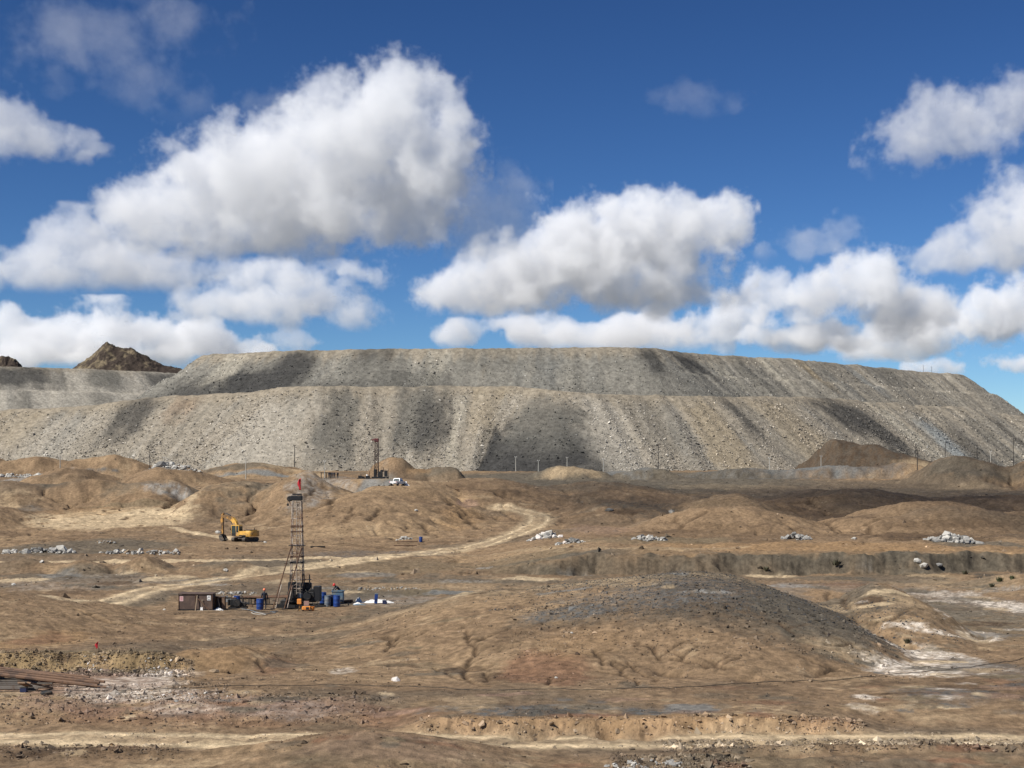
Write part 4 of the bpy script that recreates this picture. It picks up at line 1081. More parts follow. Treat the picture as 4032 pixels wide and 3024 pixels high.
# raking legs in front
for (a, b, c) in (((1151, 2150), (1086, 2392), (1113, 2300)), ((1190, 2157), (1131, 2395), (1158, 2290))):
    A = Vector((rx_(a[0]), -.5, rz_(a[1]))); B = Vector((rx_(b[0]), -1.6, .05)); C = A.lerp(B, .62) + Vector((.1, .25, 0))
    MB().tube(A, B, .055, 7).build('raking_leg', M_RUST, rig)
    MB().tube(C, B + Vector((.22, .25, .02)), .045, 7).build('raking_leg', M_MAST, rig)
    MB().box((B.x, B.y, .04), (.35, .3, .08)).build('foot_plate', M_STEEL, rig)
# machine under the mast
for y in (-.75, .75):
    MB().box((.65, y, .18), (4.6, .2, .26)).build('skid_beam', M_STEEL, rig)
for x in (-1.3, .3, 1.9):
    MB().box((x, 0, .28), (.18, 1.6, .12)).build('skid_tie', M_STEEL, rig)
MB().box((.15, 0, 1.0), (1.25, 1.05, 1.15), bevel=.08).build('gearbox', M_STEEL, rig)
MB().box((.2, 0, 1.85), (1.0, .8, .6), bevel=.08).build('rotary_head', M_BLACK, rig)
MB().box((.18, 0, 2.42), (1.15, .9, .07)).build('top_plate', M_RUST, rig)
MB().lathe([(.12, -.55), (.36, -.55), (.36, -.45), (.22, -.42), (.22, .42), (.36, .45), (.36, .55), (.12, .55)], 16, (-.35, -.35, 1.25), 'Y').build('winch_drum', M_STEEL, rig)
MB().lathe([(.05, -.12), (.32, -.12), (.36, 0), (.32, .12), (.05, .12)], 16, (.95, -.62, 1.05), 'Y').build('flywheel', M_BLACK, rig)
MB().box((1.15, 0, .95), (1.1, .8, .9), bevel=.07).build('engine_block', M_STEEL, rig)
MB().box((1.15, 0, 1.5), (.8, .5, .22), bevel=.05).build('cylinder_head', M_BLACK, rig)
MB().box((1.75, 0, 1.22), (.62, .95, 1.3), bevel=.05).build('radiator', M_BLACK, rig)
MB().tube((1.05, .1, 1.5), (1.05, .1, 2.85), .055, 8).build('exhaust_pipe', M_STEEL, rig)
MB().box((1.05, 0, 2.42), (.32, .7, .05)).build('bracket', M_STEEL, rig)
for i, (x, z) in enumerate(((-.55, .75), (.05, .55), (.6, .6), (.8, 1.6), (1.4, .5))):
    MB().path([(x, -.65, z), (x + .15, -.8, z - .2), (x + .35, -.75, z - .1), (x + .5, -.6, z + .15)], .03, 6).build('hose', M_RUBBER, rig)
for i, (x, y, z) in enumerate(((-.62, -.6, .7), (-.45, -.62, 1.0), (.2, -.66, 1.6), (.55, -.62, 1.9))):
    MB().tube((x, y, z), (x + .1, y - .12, z + .38), .016, 5).build('lever', M_MAST, rig)
MB().box((.35, -.58, 1.1), (.4, .06, .4)).build('control_panel', M_GREYDRUM, rig)
MB().box((-.42, .25, 1.25), (.75, .7, 1.9), bevel=.08).build('machine_cover', M_BLACK, rig)
MB().box((.75, .3, 1.75), (.9, .6, .8), bevel=.08).build('gear_cover', M_STEEL, rig)
MB().box((-1.0, -.3, .45), (.7, .8, .5), bevel=.06).build('oil_tank', M_STEEL, rig)

def flag(label, loc, pole_h, w, h, lean=0.0, dirn=-1, droop=.35, pole_r=.02, group=None):
    r = thing('red_flag', label, 'flag', loc, 0, group)
    top = Vector((lean, 0, pole_h))
    MB().tube((0, 0, 0), top, pole_r, 6).build('flagpole', M_WOOD, r)
    n, k = 9, 12; vs = []
    for i in range(n):
        for j in range(k):
            u, v = i / (n - 1), j / (k - 1)
            x = dirn * w * u * (1 - .25 * u) * (.55 + .45 * math.sin(math.pi * min(1, v * 1.15 + .1)))
            vs.append((top.x - lean * v * h / pole_h + x, .10 * w * math.sin(u * 7 + v * 3), pole_h - .02 - v * h - droop * w * u * (1 - v) * 1.3))
    fs = [(i * k + j, i * k + j + 1, (i + 1) * k + j + 1, (i + 1) * k + j) for i in range(n - 1) for j in range(k - 1)]
    c = MB().add(vs, fs).build('cloth', M_RED, r, True)
    md = c.modifiers.new('thickness', 'SOLIDIFY'); md.thickness = .008
    return r
flag('red flag on a short pole on top of the near rig mast', RIG + Vector((.37, -.2, 9.62)), 1.55, .42, 1.05)
f0 = hit(386, 2562, exact=True)
flag('small red flag standing on the rocky bank at the left', (f0.x, f0.y, f0.z - .05), .62, .30, .44, .04)

# ------------------------------------------------------------------ things on the drill pad
c = put(770, 122.2)
S_ = FPX / 122.2
sh = thing('steel_shed', 'low rusty sheet steel shelter with two notices on its front', 'shelter', c, math.radians(-3))
MB().box((-.72, 0, .72), (1.36, .05, 1.2)).build('front_panel', M_RUSTSHEET, sh)
MB().box((.70, 0, .74), (1.40, .05, 1.24)).build('front_panel', M_RUSTSHEET, sh)
MB().box((-1.38, .55, .70), (.05, 1.05, 1.16)).build('side_panel', M_RUSTSHEET, sh)
MB().box((1.38, .55, .72), (.05, 1.05, 1.2)).build('side_panel', M_RUSTSHEET, sh)
MB().box((0, 1.1, .72), (2.7, .05, 1.2)).build('back_panel', M_RUSTSHEET, sh)
MB().box((0, .53, 1.40), (2.9, 1.25, .05), rotX(math.radians(2))).build('roof_sheet', M_RUSTSHEET, sh)
for x in (-1.40, 0, 1.40):
    MB().box((x, -.045, .72), (.05, .04, 1.26)).build('post', M_RUST, sh)
for y in (.05, 1.0):
    MB().box((0, y, .06), (3.0, .12, .12)).build('skid', M_STEEL, sh)
M_PINKP = paint('pinkish_notice', (0.62, 0.42, 0.40), 0.7, vary=.03); M_PINKT = paint('notice_print', (0.40, 0.10, 0.12), 0.7, vary=.03)
sg = MB().box((-1.17, -.03, .98), (.30, .012, .40)).build('notice', M_PINKP, sh, label='pinkish printed notice')
for i in range(4): MB().box((-1.17, -.038, 1.10 - i * .075), (.20 - .03 * (i % 2), .004, .03)).build('print_line', M_PINKT, sg)
MB().box((-1.17, -.0385, .98), (.006, .004, .006)).build('print_dot', M_PINKT, sg)
sg = MB().box((1.12, -.03, 1.06), (.30, .012, .40)).build('warning_sign', M_WHITE, sh, label='white warning sign with black triangle')
tri = MB(); tri.prism([(1.12 - .09, 1.08), (1.12 + .09, 1.08), (1.12, 1.23)], -.042, -.036); tri.build('triangle', M_BLACK, sg)
tri = MB(); tri.prism([(1.12 - .05, 1.10), (1.12 + .05, 1.10), (1.12, 1.19)], -.046, -.0425); tri.build('triangle_fill', M_WHITE, sg)
MB().box((1.12, -.046, 1.14), (.014, .006, .05)).build('exclamation_mark', M_BLACK, sg)
MB().box((1.12, -.038, .94), (.2, .004, .035)).build('print_line', M_BLACK, sg)

def lean_pole(name, label, a, b, r, mat, cat, group=None, base=None):
    a = Vector(a); b = Vector(b)
    o = MB().tube((0, 0, 0), b - a, r, 7).build(name, mat)
    o.location = a
    return tag(o, label, cat, group)
lean_pole('wooden_pole', 'pale wooden pole leaning on the middle of the rusty shelter', c + Vector((.06, -.35, 0)), c + Vector((.16, -.08, 1.28)), .04, M_WOOD, 'pole')
lean_pole('steel_bar', 'dark bar leaning diagonally across the right half of the rusty shelter', c + Vector((1.2, -.3, .05)), c + Vector((.22, -.12, 1.0)), .035, M_RUST, 'bar')
s = thing('shovel', 'shovel with a pale blade standing against the rusty shelter', 'shovel', c + Vector((.56, -.30, .02)))
MB().tube((0, 0, .25), (.02, .16, .85), .018, 6).build('handle', M_WOOD, s)
MB().box((0, -.01, .15), (.22, .03, .28), rotX(-.2), .8).build('blade', M_WHITE, s)
MB().tube((-.07, .17, .86), (.11, .17, .86), .018, 6).build('grip', M_WOOD, s)
lean_pole('wooden_batten', 'long pale batten lying in front of the rusty shelter', c + Vector((.2, -.55, .03)), c + Vector((2.0, -.45, .05)), .03, M_WOOD, 'batten')

c = put(864, 122.8)
cr = thing('open_cupboard', 'open fronted brown cabinet between the rusty shelter and the mud pump', 'cabinet', c)
for x in (-.42, .42): MB().box((x, .25, .55), (.06, .5, 1.1)).build('side_panel', M_DWOOD, cr)
MB().box((0, .25, 1.08), (.9, .5, .05)).build('top', M_RUSTSHEET, cr)
MB().box((0, .25, .06), (.78, .5, .05)).build('bottom', M_DWOOD, cr)
MB().box((0, .49, .57), (.78, .03, .98)).build('back_panel', M_RUSTSHEET, cr)
MB().box((.30, 0.0, .55), (.2, .03, .96)).build('door', M_DWOOD, cr)
lean_pole('wooden_pole', 'pale wooden pole leaning on the open brown cabinet', c + Vector((.14, -.3, .02)), c + Vector((-.12, -.02, .95)), .035, M_WOOD, 'pole')
def crumple(name, label, cat, loc, sx, sy, sz, mat, seed, n=16):
    rng = random.Random(seed); vs = []
    for i in range(n + 1):
        for j in range(n + 1):
            u, v = i / n * 2 - 1, j / n * 2 - 1
            r = min(1, math.hypot(u, v)); k = max(0, 1 - r ** 2.2)
            vs.append((u * sx * (1 + rng.uniform(-.05, .05)), v * sy, sz * k * (.45 + .75 * rng.random()) + .01))
    fs = [(i * (n + 1) + j, (i + 1) * (n + 1) + j, (i + 1) * (n + 1) + j + 1, i * (n + 1) + j + 1) for i in range(n) for j in range(n)]
    o = MB().add(vs, fs).build(name, mat); o.location = loc
    md = o.modifiers.new('thickness', 'SOLIDIFY'); md.thickness = .01
    return tag(o, label, cat)
crumple('white_sheet', 'crumpled white sheet at the foot of the open brown cabinet', 'sheet', c + Vector((-.02, -.38, 0)), .42, .22, .22, M_WHITE, 3, 8)

c = put(938, 124.5)
mp = thing('mud_pump', 'black mud pump with engine and flywheel left of the rig', 'pump', c)
for y in (-.3, .3): MB().box((0, y, .08), (1.55, .1, .16)).build('skid', M_STEEL, mp)
MB().box((-.35, 0, .50), (.62, .5, .62), bevel=.06).build('engine_block', M_BLACK, mp)
MB().box((-.35, 0, .86), (.4, .34, .14), bevel=.04).build('cylinder_head', M_RUST, mp)
MB().lathe([(.05, -.07), (.3, -.07), (.34, 0), (.3, .07), (.05, .07)], 16, (-.05, -.36, .48), 'Y').build('flywheel', M_STEEL, mp)
MB().box((.42, 0, .36), (.55, .42, .36), bevel=.05).build('pump_case', M_STEEL, mp)
for y in (-.12, .12): MB().tube((.6, y, .42), (.95, y, .42), .08, 10).build('pump_cylinder', M_BLACK, mp)
MB().tube((.4, 0, .5), (.4, 0, .85), .07, 10).build('air_chamber', M_STEEL, mp)
MB().tube((-.55, .1, .9), (-.55, .1, 1.2), .035, 8).build('exhaust_pipe', M_STEEL, mp)
MB().box((-.78, 0, .5), (.16, .42, .5), bevel=.03).build('radiator', M_BLACK, mp)

def drum(label, px, d, mat, h=.90, r=.29, tilt=0.0, dark_top=False, group='blue drums about the drill pad', z=None):
    p = put(px, d)
    o = thing('drum', label, 'drum', p, random.Random(px).uniform(0, 3), group); o.rotation_euler[1] = tilt
    b = MB(); b.lathe([(r * .9, 0), (r, .03), (r, h * .30), (r * 1.03, h * .32), (r, h * .35), (r, h * .65), (r * 1.03, h * .67), (r, h * .70), (r, h - .06), (r * .95, h - .02), (r * .95, h)], 18)
    b.build('shell', mat, o, True)
    MB().lathe([(r * .96, h - .02), (r * 1.02, h - .015), (r * 1.02, h + .015), (r * .96, h + .02)], 18).build('rim', mat, o, True)
    MB().lathe([(.03, h), (.04, h + .03), (.03, h + .035)], 8, (r * .5, 0, 0)).build('bung', M_BLACK, o)
    return o
drum('bright blue drum in front of the standing worker', 1023, 125.5, M_BLUE)
drum('dark blue drum behind the black mud pump', 933, 130.5, M_BLUE, .8, .28)
drum('blue drum tucked behind the rig radiator, leftmost of the right hand drums', 1272, 129.5, M_BLUE, .95)
drum('weathered grey drum standing second in the row right of the rig', 1290, 126.4, M_GREYDRUM, .92, .27)
drum('dark grey blue drum squeezed between the grey drum and bright blue drum', 1307, 126.9, M_NAVY, .9, .26)
drum('bright blue drum at the right end of the drum row', 1326, 126.1, M_BLUE, .95, .29)
drum('lone blue drum beside the curved dirt track', 1657, 256.5, M_BLUE, .88, .30)

c = put(1331, 130.6)
tk = thing('plastic_tank', 'pale blue open topped tank behind the drums right of the rig', 'tank', c)
for y in (-.42, .42): MB().box((0, y, .55), (.98, .04, .9)).build('wall_panel', M_LBLUE, tk)
for x in (-.47, .47): MB().box((x, 0, .55), (.04, .8, .9)).build('wall_panel', M_LBLUE, tk)
MB().box((0, 0, .12), (.9, .8, .06)).build('floor', M_LBLUE, tk)
for y in (-.45, .45): MB().box((0, y, 1.0), (1.08, .06, .09)).build('rim', M_LBLUE, tk)
for x in (-.51, .51): MB().box((x, 0, 1.0), (.06, .84, .09)).build('rim', M_LBLUE, tk)
for x in (-.4, .4): MB().box((x, 0, .05), (.1, .9, .1)).build('runner', M_DWOOD, tk)

person('worker in dark coveralls and orange helmet standing behind a blue drum', put(1041, 126.3), math.radians(200), dict(lw=(.22, -.16, .98), lf=(.18, -.22, 1.0), le=(.25, .05, 1.12)), M_HELMO)
person('worker in dark jacket and red helmet bending over behind the pale blue tank', put(1334, 131.7), math.radians(-60),
       dict(pel=(0, .12, .98), chest=(0, -.14, 1.22), neck=(0, -.30, 1.36), hb=(0, -.38, 1.42), ht=(0, -.46, 1.52), ls=(.17, -.22, 1.33), le=(.22, -.38, 1.12), lw=(.2, -.55, .98), lf=(.18, -.62, .95), rs=(-.17, -.22, 1.33), re=(-.22, -.38, 1.12), rw=(-.2, -.55, .98), rf=(-.18, -.62, .95), lh=(.09, .12, .93), rh=(-.09, .12, .93)), M_HELMR)

# orange gear in front of the rig
c = put(1179, 124.3)
o = thing('lamp_stand', 'orange box on a thin stand in front of the rig base', 'lamp stand', c)
MB().box((0, 0, .82), (.36, .3, .44), bevel=.03).build('housing', M_ORANGE, o)
MB().tube((0, 0, .04), (0, 0, .6), .035, 6).build('post', M_DYELLOW, o)
for a in (0, 2.1, 4.2): MB().tube((0, 0, .3), (.28 * math.cos(a), .28 * math.sin(a), .01), .02, 5).build('leg', M_STEEL, o)
c = put(1207, 124.4)
o = thing('generator', 'low orange generator on the ground before the rig', 'generator', c)
MB().box((0, 0, .26), (.74, .42, .34), bevel=.06).build('housing', M_ORANGE, o)
for x in (-.28, .28): MB().box((x, 0, .05), (.1, .36, .1)).build('foot', M_BLACK, o)
MB().tube((-.2, -.16, .45), (.2, -.16, .45), .02, 6).build('handle', M_BLACK, o)
MB().box((.1, -.215, .26), (.25, .02, .2)).build('control_panel', M_BLACK, o)
p = thing('steel_plate', 'pinkish brown plate leaning behind the orange generator', 'plate', put(1206, 125.2))
MB().box((0, .05, .42), (.42, .03, .72), rotX(-.25)).build('plate', paint('primer_plate', (.25, .14, .11), .8, 0, .2), p)
MB().box((0, -.02, .05), (.46, .05, .05)).build('lip', M_RUST, p)
c = put(1232, 124.5)
o = thing('bucket', 'small orange bucket right of the orange generator', 'bucket', c)
MB().lathe([(.11, 0), (.14, .34), (.15, .36), (.125, .36), (.12, .30)], 14).build('body', M_ORANGE, o, True)
MB().path([(-.14, 0, .34), (-.1, -.06, .42), (0, -.08, .45), (.1, -.06, .42), (.14, 0, .34)], .008, 5).build('handle', M_STEEL, o)

# drill rods on a rack behind the worker
rk = put(1060, 131.0)
for i, x in enumerate((-1.7, -.1, 1.5)):
    t = thing('trestle', ['trestle under the left ends of the rusty rods', 'middle trestle under the rusty rods behind the worker', 'trestle under the rod ends nearest the rig'][i], 'trestle', put(1060 + x * FPX / 131, 131.0))
    MB().box((0, 0, .58), (.1, 1.3, .1)).build('crossbar', M_STEEL, t)
    for y in (-.5, .5): MB().tube((0, y, .55), (0, y * 1.15, 0), .05, 6).build('leg', M_STEEL, t)
rods = ['frontmost rusty drill rod on the rack behind the worker', 'second rusty drill rod from the front of the rack', 'third rusty drill rod from the front of the rack', 'fourth rusty drill rod from the front of the rack', 'fifth rusty drill rod from the front of the rack', 'rearmost rusty drill rod on the rack behind the worker']
for i in range(6):
    lean_pole('drill_rod', rods[i], rk + Vector((-2.3 + .12 * (i % 3), -.5 + i * .19, .69)), rk + Vector((2.0 - .2 * (i % 2), -.52 + i * .2, .69 + .02 * i)), .055, M_RUST, 'drill rod', 'rods on the rack behind the worker')
lean_pole('steel_rail', 'long dark rail lying between the cabinet and the rig', put(850, 131) + Vector((0, 0, .62)), put(1010, 131.6) + Vector((0, 0, .5)), .075, M_STEEL, 'rail')
lean_pole('steel_rail', 'thin dark rail lying low beyond the bright blue drum', put(985, 128.6) + Vector((0, 0, .25)), put(1120, 128.8) + Vector((0, 0, .2)), .05, M_STEEL, 'rail')
for i, (px, d, z) in enumerate(((845, 131, .3), (1008, 131.6, .22), (990, 128.6, .1), (1116, 128.8, .08))):
    b = MB().box((0, 0, z), (.25, .3, 2 * z)).build('support_block', M_DWOOD); b.location = put(px, d)
    tag(b, ['block under the left end of the long dark rail', 'block under the right end of the long dark rail', 'block under the left end of the thin dark rail', 'block under the rig end of the thin dark rail'][i], 'block')
def hose(name, label, pts, r, mat, cat='hose'):
    pp = []
    for (a, b) in zip(pts[:-1], pts[1:]):
        for k in range(6):
            px = a[0] + (b[0] - a[0]) * k / 6; d = a[1] + (b[1] - a[1]) * k / 6
            p = put(px, d); p.z += r * .8; pp.append(p)
    for _ in range(2):
        pp = [pp[0]] + [(pp[i - 1] + 2 * pp[i] + pp[i + 1]) / 4 for i in range(1, len(pp) - 1)] + [pp[-1]]
    o = MB().path([p - pp[0] for p in pp], r, 6).build(name, mat, smooth=True); o.location = pp[0]
    return tag(o, label, cat)
hose('hose', 'grey hose looping from the mud pump past the blue drum', [(950, 123.6), (985, 122.6), (1010, 121.5), (1050, 121.6), (1090, 122.6), (1060, 123.6), (1100, 124.2)], .035, M_GREYDRUM)
hose('hose', 'black hose curling on the ground before the rods', [(925, 122.8), (960, 122.0), (1000, 122.8), (1060, 123.2), (1120, 123.4)], .03, M_RUBBER)
hose('hose', 'pale hose ring lying before the worker', [(990, 121.0), (1000, 120.4), (1030, 120.3), (1050, 120.7), (1030, 121.3), (1000, 121.4), (990, 121.0)], .03, M_CONC)

# litter right of the rig
c = put(1487, 130.2)
crumple('white_sheeting', 'long heap of crumpled white sheeting right of the rig', 'sheeting', c, 1.4, .5, .27, M_WHITE, 8, 26)
c = put(1481, 128.9)
o = thing('blue_carton', 'tall blue carton standing before the white sheeting', 'carton', c, .1)
MB().box((0, 0, .44), (.28, .26, .82), rotY(.08), bevel=.02).build('body', M_BLUE, o)
MB().box((.03, 0, .87), (.30, .28, .05), rotY(.08)).build('flap', M_LBLUE, o)
MB().box((-.01, -.135, .30), (.2, .01, .2), rotY(.08)).build('stripe', M_NAVY, o)
c = put(1514, 128.6)
o = thing('tool_box', 'small navy box at the right end of the litter', 'box', c)
MB().box((0, 0, .16), (.34, .26, .3), bevel=.02).build('body', M_NAVY, o); MB().box((0, 0, .325), (.36, .28, .04), bevel=.01).build('lid', M_NAVY, o); MB().box((.2, 0, .12), (.06, .1, .18)).build('label', M_WHITE, o)
lean_pole('wooden_bar', 'dark bar lying between the blue carton and navy box', put(1489, 128.7) + Vector((0, 0, .05)), put(1506, 128.6) + Vector((0, 0, .06)), .04, M_RUST, 'bar')
c = put(1372, 129.6)
o = thing('tipped_trough', 'tipped brown trough beside the pale blue tank', 'trough', c, .2)
b = MB(); n = 10
for k in range(n + 1):
    a = math.pi * (.05 + .9 * k / n); b.v += [(-.38, -.24 * math.cos(a), .28 - .26 * math.sin(a)), (.38, -.24 * math.cos(a), .34 - .26 * math.sin(a))]
b.f += [(2 * k, 2 * k + 1, 2 * k + 3, 2 * k + 2) for k in range(n)]
sk = b.build('shell', M_RUSTSHEET, o); sk.modifiers.new('thickness', 'SOLIDIFY').thickness = .03
for s in (-1, 1): MB().box((.2 * s, 0, .04), (.06, .4, .08)).build('foot', M_STEEL, o)
crumple('white_rag', 'small white rag lying right of the brown trough', 'rag', put(1408, 128.4), .38, .2, .16, M_WHITE, 5, 8)
crumple('white_rag', 'white rag peak left of the white sheeting', 'rag', put(1412, 131.0), .3, .25, .42, M_WHITE, 6, 7)
crumple('grey_sheet', 'grey sheet lying flat before the white sheeting', 'sheet', put(1415, 127.6), .55, .25, .1, M_LBLUE, 7, 8)
lean_pole('steel_post', 'short black post standing before the brown trough', put(1372, 127.3) + Vector((0, 0, -.02)), put(1372, 127.3) + Vector((0, 0, .22)), .06, M_BLACK, 'post')
crumple('grey_sheet', 'crumpled grey sheets heaped behind the cabinet', 'sheet', put(880, 134.5), .9, .5, .5, M_GREYDRUM, 15, 10)
crumple('white_sheet', 'bent pale sheet behind the mud pump', 'sheet', put(925, 134.0), .55, .4, .6, M_CONC, 16, 8)

# ------------------------------------------------------------------ excavator
ED = 262.0
E0 = put(965, ED)
ex = thing('excavator', 'yellow crawler excavator with folded arm and dusty tracks', 'excavator', E0, math.radians(149))
def ebuild(mb, name, mat, parent=ex, **k): return mb.build(name, mat, parent, **k)
TR = rotZ(math.radians(-90 + 2))       # undercarriage turned under the house
def track(side):
    b = MB(); y0 = side * 1.2
    prof = [(-1.75, .10), (-2.0, .32), (-2.0, .55), (-1.75, .78), (1.75, .78), (2.0, .55), (2.0, .32), (1.75, .10)]
    b.prism(prof, y0 - .3, y0 + .3)
    b.v = [tuple(TR @ Vector(v)) for v in b.v]
    t = b.build('track', M_TRACK, ex)
    pads = [(-1.7 + .2 * i, .79, 0) for i in range(18)] + [(-1.7 + .2 * i, .09, 0) for i in range(18)]
    for (x, z, a) in pads:
        q = MB().box((x, y0, z), (.05, .62, .05)); q.v = [tuple(TR @ Vector(v)) for v in q.v]; q.build('track_pad', M_TRACK, t)
    for i in range(7):
        q = MB().lathe([(.05, -.32), (.16, -.32), (.16, .32), (.05, .32)], 12, (-1.5 + .5 * i, y0, .30), 'Y'); q.v = [tuple(TR @ Vector(v)) for v in q.v]; q.build('roller', M_STEEL, t)
    return t
track(-1); track(1)
q = MB().box((0, 0, .62), (2.0, 1.9, .34), bevel=.08); q.v = [tuple(TR @ Vector(v)) for v in q.v]; q.build('undercarriage', M_TRACK, ex)
MB().lathe([(.6, .78), (.62, .95), (.6, 1.0)], 20).build('slew_ring', M_BLACK, ex)
b = MB(); b.prism([(1.5, 1.02), (1.5, 1.45), (.2, 1.5), (-1.35, 1.95), (-1.35, 1.02)], -1.25, -.45); b.build('right_housing', M_YELLOW, ex)
b = MB(); b.prism([(.3, 1.02), (.3, 1.9), (-1.35, 1.98), (-1.35, 1.02)], .42, 1.28); b.build('left_housing', M_YELLOW, ex)
MB().box((-.15, -.0, 1.12), (2.8, 2.6, .2)).build('deck', M_BLACK, ex)
# counterweight with rounded rear corners
pl = [(-1.3, -1.33), (-2.0, -1.33), (-2.35, -1.05), (-2.5, -.5), (-2.5, .5), (-2.35, 1.05), (-2.0, 1.33), (-1.3, 1.33)]
b = MB(); n = len(pl)
for z, k in ((.98, .97), (1.06, 1.0), (1.85, 1.0), (2.0, .95)):
    b.v += [(-1.3 + (x + 1.3) * k, y * k, z) for x, y in pl]
for r_ in range(3): b.f += [(r_ * n + i, r_ * n + (i + 1) % n, (r_ + 1) * n + (i + 1) % n, (r_ + 1) * n + i) for i in range(n)]
b.f += [tuple(range(n)), tuple(range(3 * n, 4 * n))]
b.build('counterweight', M_YELLOW, ex, True)
MB().box((-1.15, -.1, 2.06), (1.5, 2.0, .16), bevel=.05).build('engine_hood', M_BLACK, ex)
MB().tube((-1.7, -.5, 2.1), (-1.7, -.5, 2.5), .06, 8).build('exhaust_pipe', M_BLACK, ex)
for y in (.2, 1.15):
    MB().path([(-.5, y, 2.0), (-.5, y, 2.35), (-.2, y, 2.4), (.2, y, 2.4)], .02, 5).build('handrail', M_BLACK, ex)
MB().box((-.55, 1.292, 1.5), (1.1, .012, .5)).build('side_door', M_YELLOW, ex)
# cab
cab = MB().box((1.15, .86, 1.36), (1.75, .94, .62), bevel=.04).build('cab', M_YELLOW, ex)
MB().box((1.15, .86, 2.90), (1.75, 1.0, .14), bevel=.06).build('cab_roof', M_YELLOW, cab)
for (x, y) in ((1.98, .41), (1.98, 1.31), (.30, .41), (.30, 1.31), (.95, 1.31)):
    MB().box((x, y, 2.25), (.09 if x != .95 else .12, .08, 1.2)).build('pillar', M_YELLOW, cab)
MB().box((1.46, 1.32, 2.10), (.92, .03, 1.45), bevel=.02).build('door_window', M_GLASS, cab)
MB().box((.62, 1.315, 2.32), (.52, .03, .95)).build('side_window', M_GLASS, cab)
MB().box((2.0, .86, 2.15), (.03, .82, 1.3)).build('windscreen', M_GLASS, cab)
MB().box((.29, .86, 2.35), (.03, .82, .85)).build('rear_window', M_GLASS, cab)
MB().box((1.46, 1.35, 1.30), (.95, .03, .5)).build('door_panel', M_BLACK, cab)
MB().tube((1.0, 1.36, 1.5), (1.0, 1.36, 1.9), .02, 5).build('door_handle', M_BLACK, cab)
# boom, stick, bucket
def beam(pts, w, name, mat, parent=ex, y=0.0):
    """pts: (x, z, depth) along the arm"""
    top = []; bot = []
    for i, (x, z, dp) in enumerate(pts):
        a = Vector(pts[max(0, i - 1)][:2]); c_ = Vector(pts[min(len(pts) - 1, i + 1)][:2]); t = (c_ - a).normalized(); nn = Vector((-t.y, t.x))
        top.append((x + nn.x * dp / 2, z + nn.y * dp / 2)); bot.append((x - nn.x * dp / 2, z - nn.y * dp / 2))
    return MB().prism(top + bot[::-1], y - w / 2, y + w / 2).build(name, mat, parent)
beam([(1.35, 1.45, .45), (1.75, 2.35, .62), (2.35, 3.35, .74), (3.0, 4.0, .72)], .55, 'boom', M_YELLOW, y=-.1)
beam([(2.9, 3.95, .70), (3.9, 4.28, .56), (4.9, 4.45, .42), (5.45, 4.45, .3)], .48, 'boom_front', M_DYELLOW, y=-.1)
beam([(5.10, 5.05, .18), (5.35, 4.55, .42), (5.42, 3.6, .46), (5.35, 2.4, .34), (5.25, 1.35, .26)], .36, 'stick', M_DYELLOW, y=-.1)
MB().tube((3.4, -.1, 4.62), (4.4, -.1, 4.95), .10, 10).build('stick_cylinder', M_BLACK, ex)
MB().tube((4.4, -.1, 4.95), (5.10, -.1, 5.06), .06, 8).build('cylinder_rod', M_STEEL, ex)
for y in (-.48, .28):
    MB().tube((1.75, y, 1.35), (2.5, y, 2.55), .10, 10).build('boom_cylinder', M_BLACK, ex)
    MB().tube((2.5, y, 2.55), (3.05, y, 3.55), .055, 8).build('cylinder_rod', M_STEEL, ex)
MB().tube((5.72, -.1, 4.1), (5.72, -.1, 2.9), .09, 10).build('bucket_cylinder', M_DYELLOW, ex)
MB().tube((5.72, -.1, 2.9), (5.6, -.1, 1.75), .05, 8).build('cylinder_rod', M_STEEL, ex)
MB().prism([(5.15, 1.25), (5.65, 1.8), (5.72, 1.7), (5.3, 1.1)], -.22, .02).build('bucket_link', M_BLACK, ex)
bk = [(5.55, 1.25), (5.75, .95), (5.75, .45), (5.5, .12), (5.1, .02), (4.5, .25)]
b = MB(); t = .04
for s in (-1, 1):
    y = -.1 + s * .52; b.prism(bk + [(5.1, 1.15)], y - t / 2, y + t / 2)
for (a, c_) in zip(bk[:-1], bk[1:]):
    b.add([(a[0], -.6, a[1]), (c_[0], -.6, c_[1]), (c_[0], .4, c_[1]), (a[0], .4, a[1])], [(0, 1, 2, 3)])
bko = b.build('bucket', M_TRACK, ex)
for i in range(5):
    MB().box((4.42, -.52 + i * .21, .27), (.22, .07, .06), rotY(.4)).build('tooth', M_STEEL, bko)
MB().box((2.1, 1.5, 2.2), (.04, .16, .3)).build('mirror', M_BLACK, ex)
MB().tube((2.0, 1.32, 2.5), (2.1, 1.5, 2.3), .012, 5).build('mirror_arm', M_BLACK, ex)

# ------------------------------------------------------------------ pickup truck by the far rig
T0 = put(1566, 334.0)
tr = thing('pickup_truck', 'white double cab pickup seen from behind, parked near the far rig', 'pickup', T0, math.radians(90 - 20))
b = MB(); b.prism([(-2.6, .45), (-2.62, 1.05), (.35, 1.06), (1.0, 1.05), (2.35, .98), (2.6, .75), (2.6, .42)], -.9, .9); b.build('body', M_PLASTER, tr)
b = MB()
for z, x0, x1, w in ((1.05, -.75, 1.35, .86), (1.45, -.62, .9, .78), (1.74, -.45, .55, .70)): b.v += [(x0, -w, z), (x1, -w, z), (x1, w, z), (x0, w, z)]
for k in range(2): b.f += [(k * 4 + i, k * 4 + (i + 1) % 4, k * 4 + 4 + (i + 1) % 4, k * 4 + 4 + i) for i in range(4)]
b.f += [(8, 9, 10, 11), (0, 1, 2, 3)]
cb = b.build('cabin', M_PLASTER, tr)
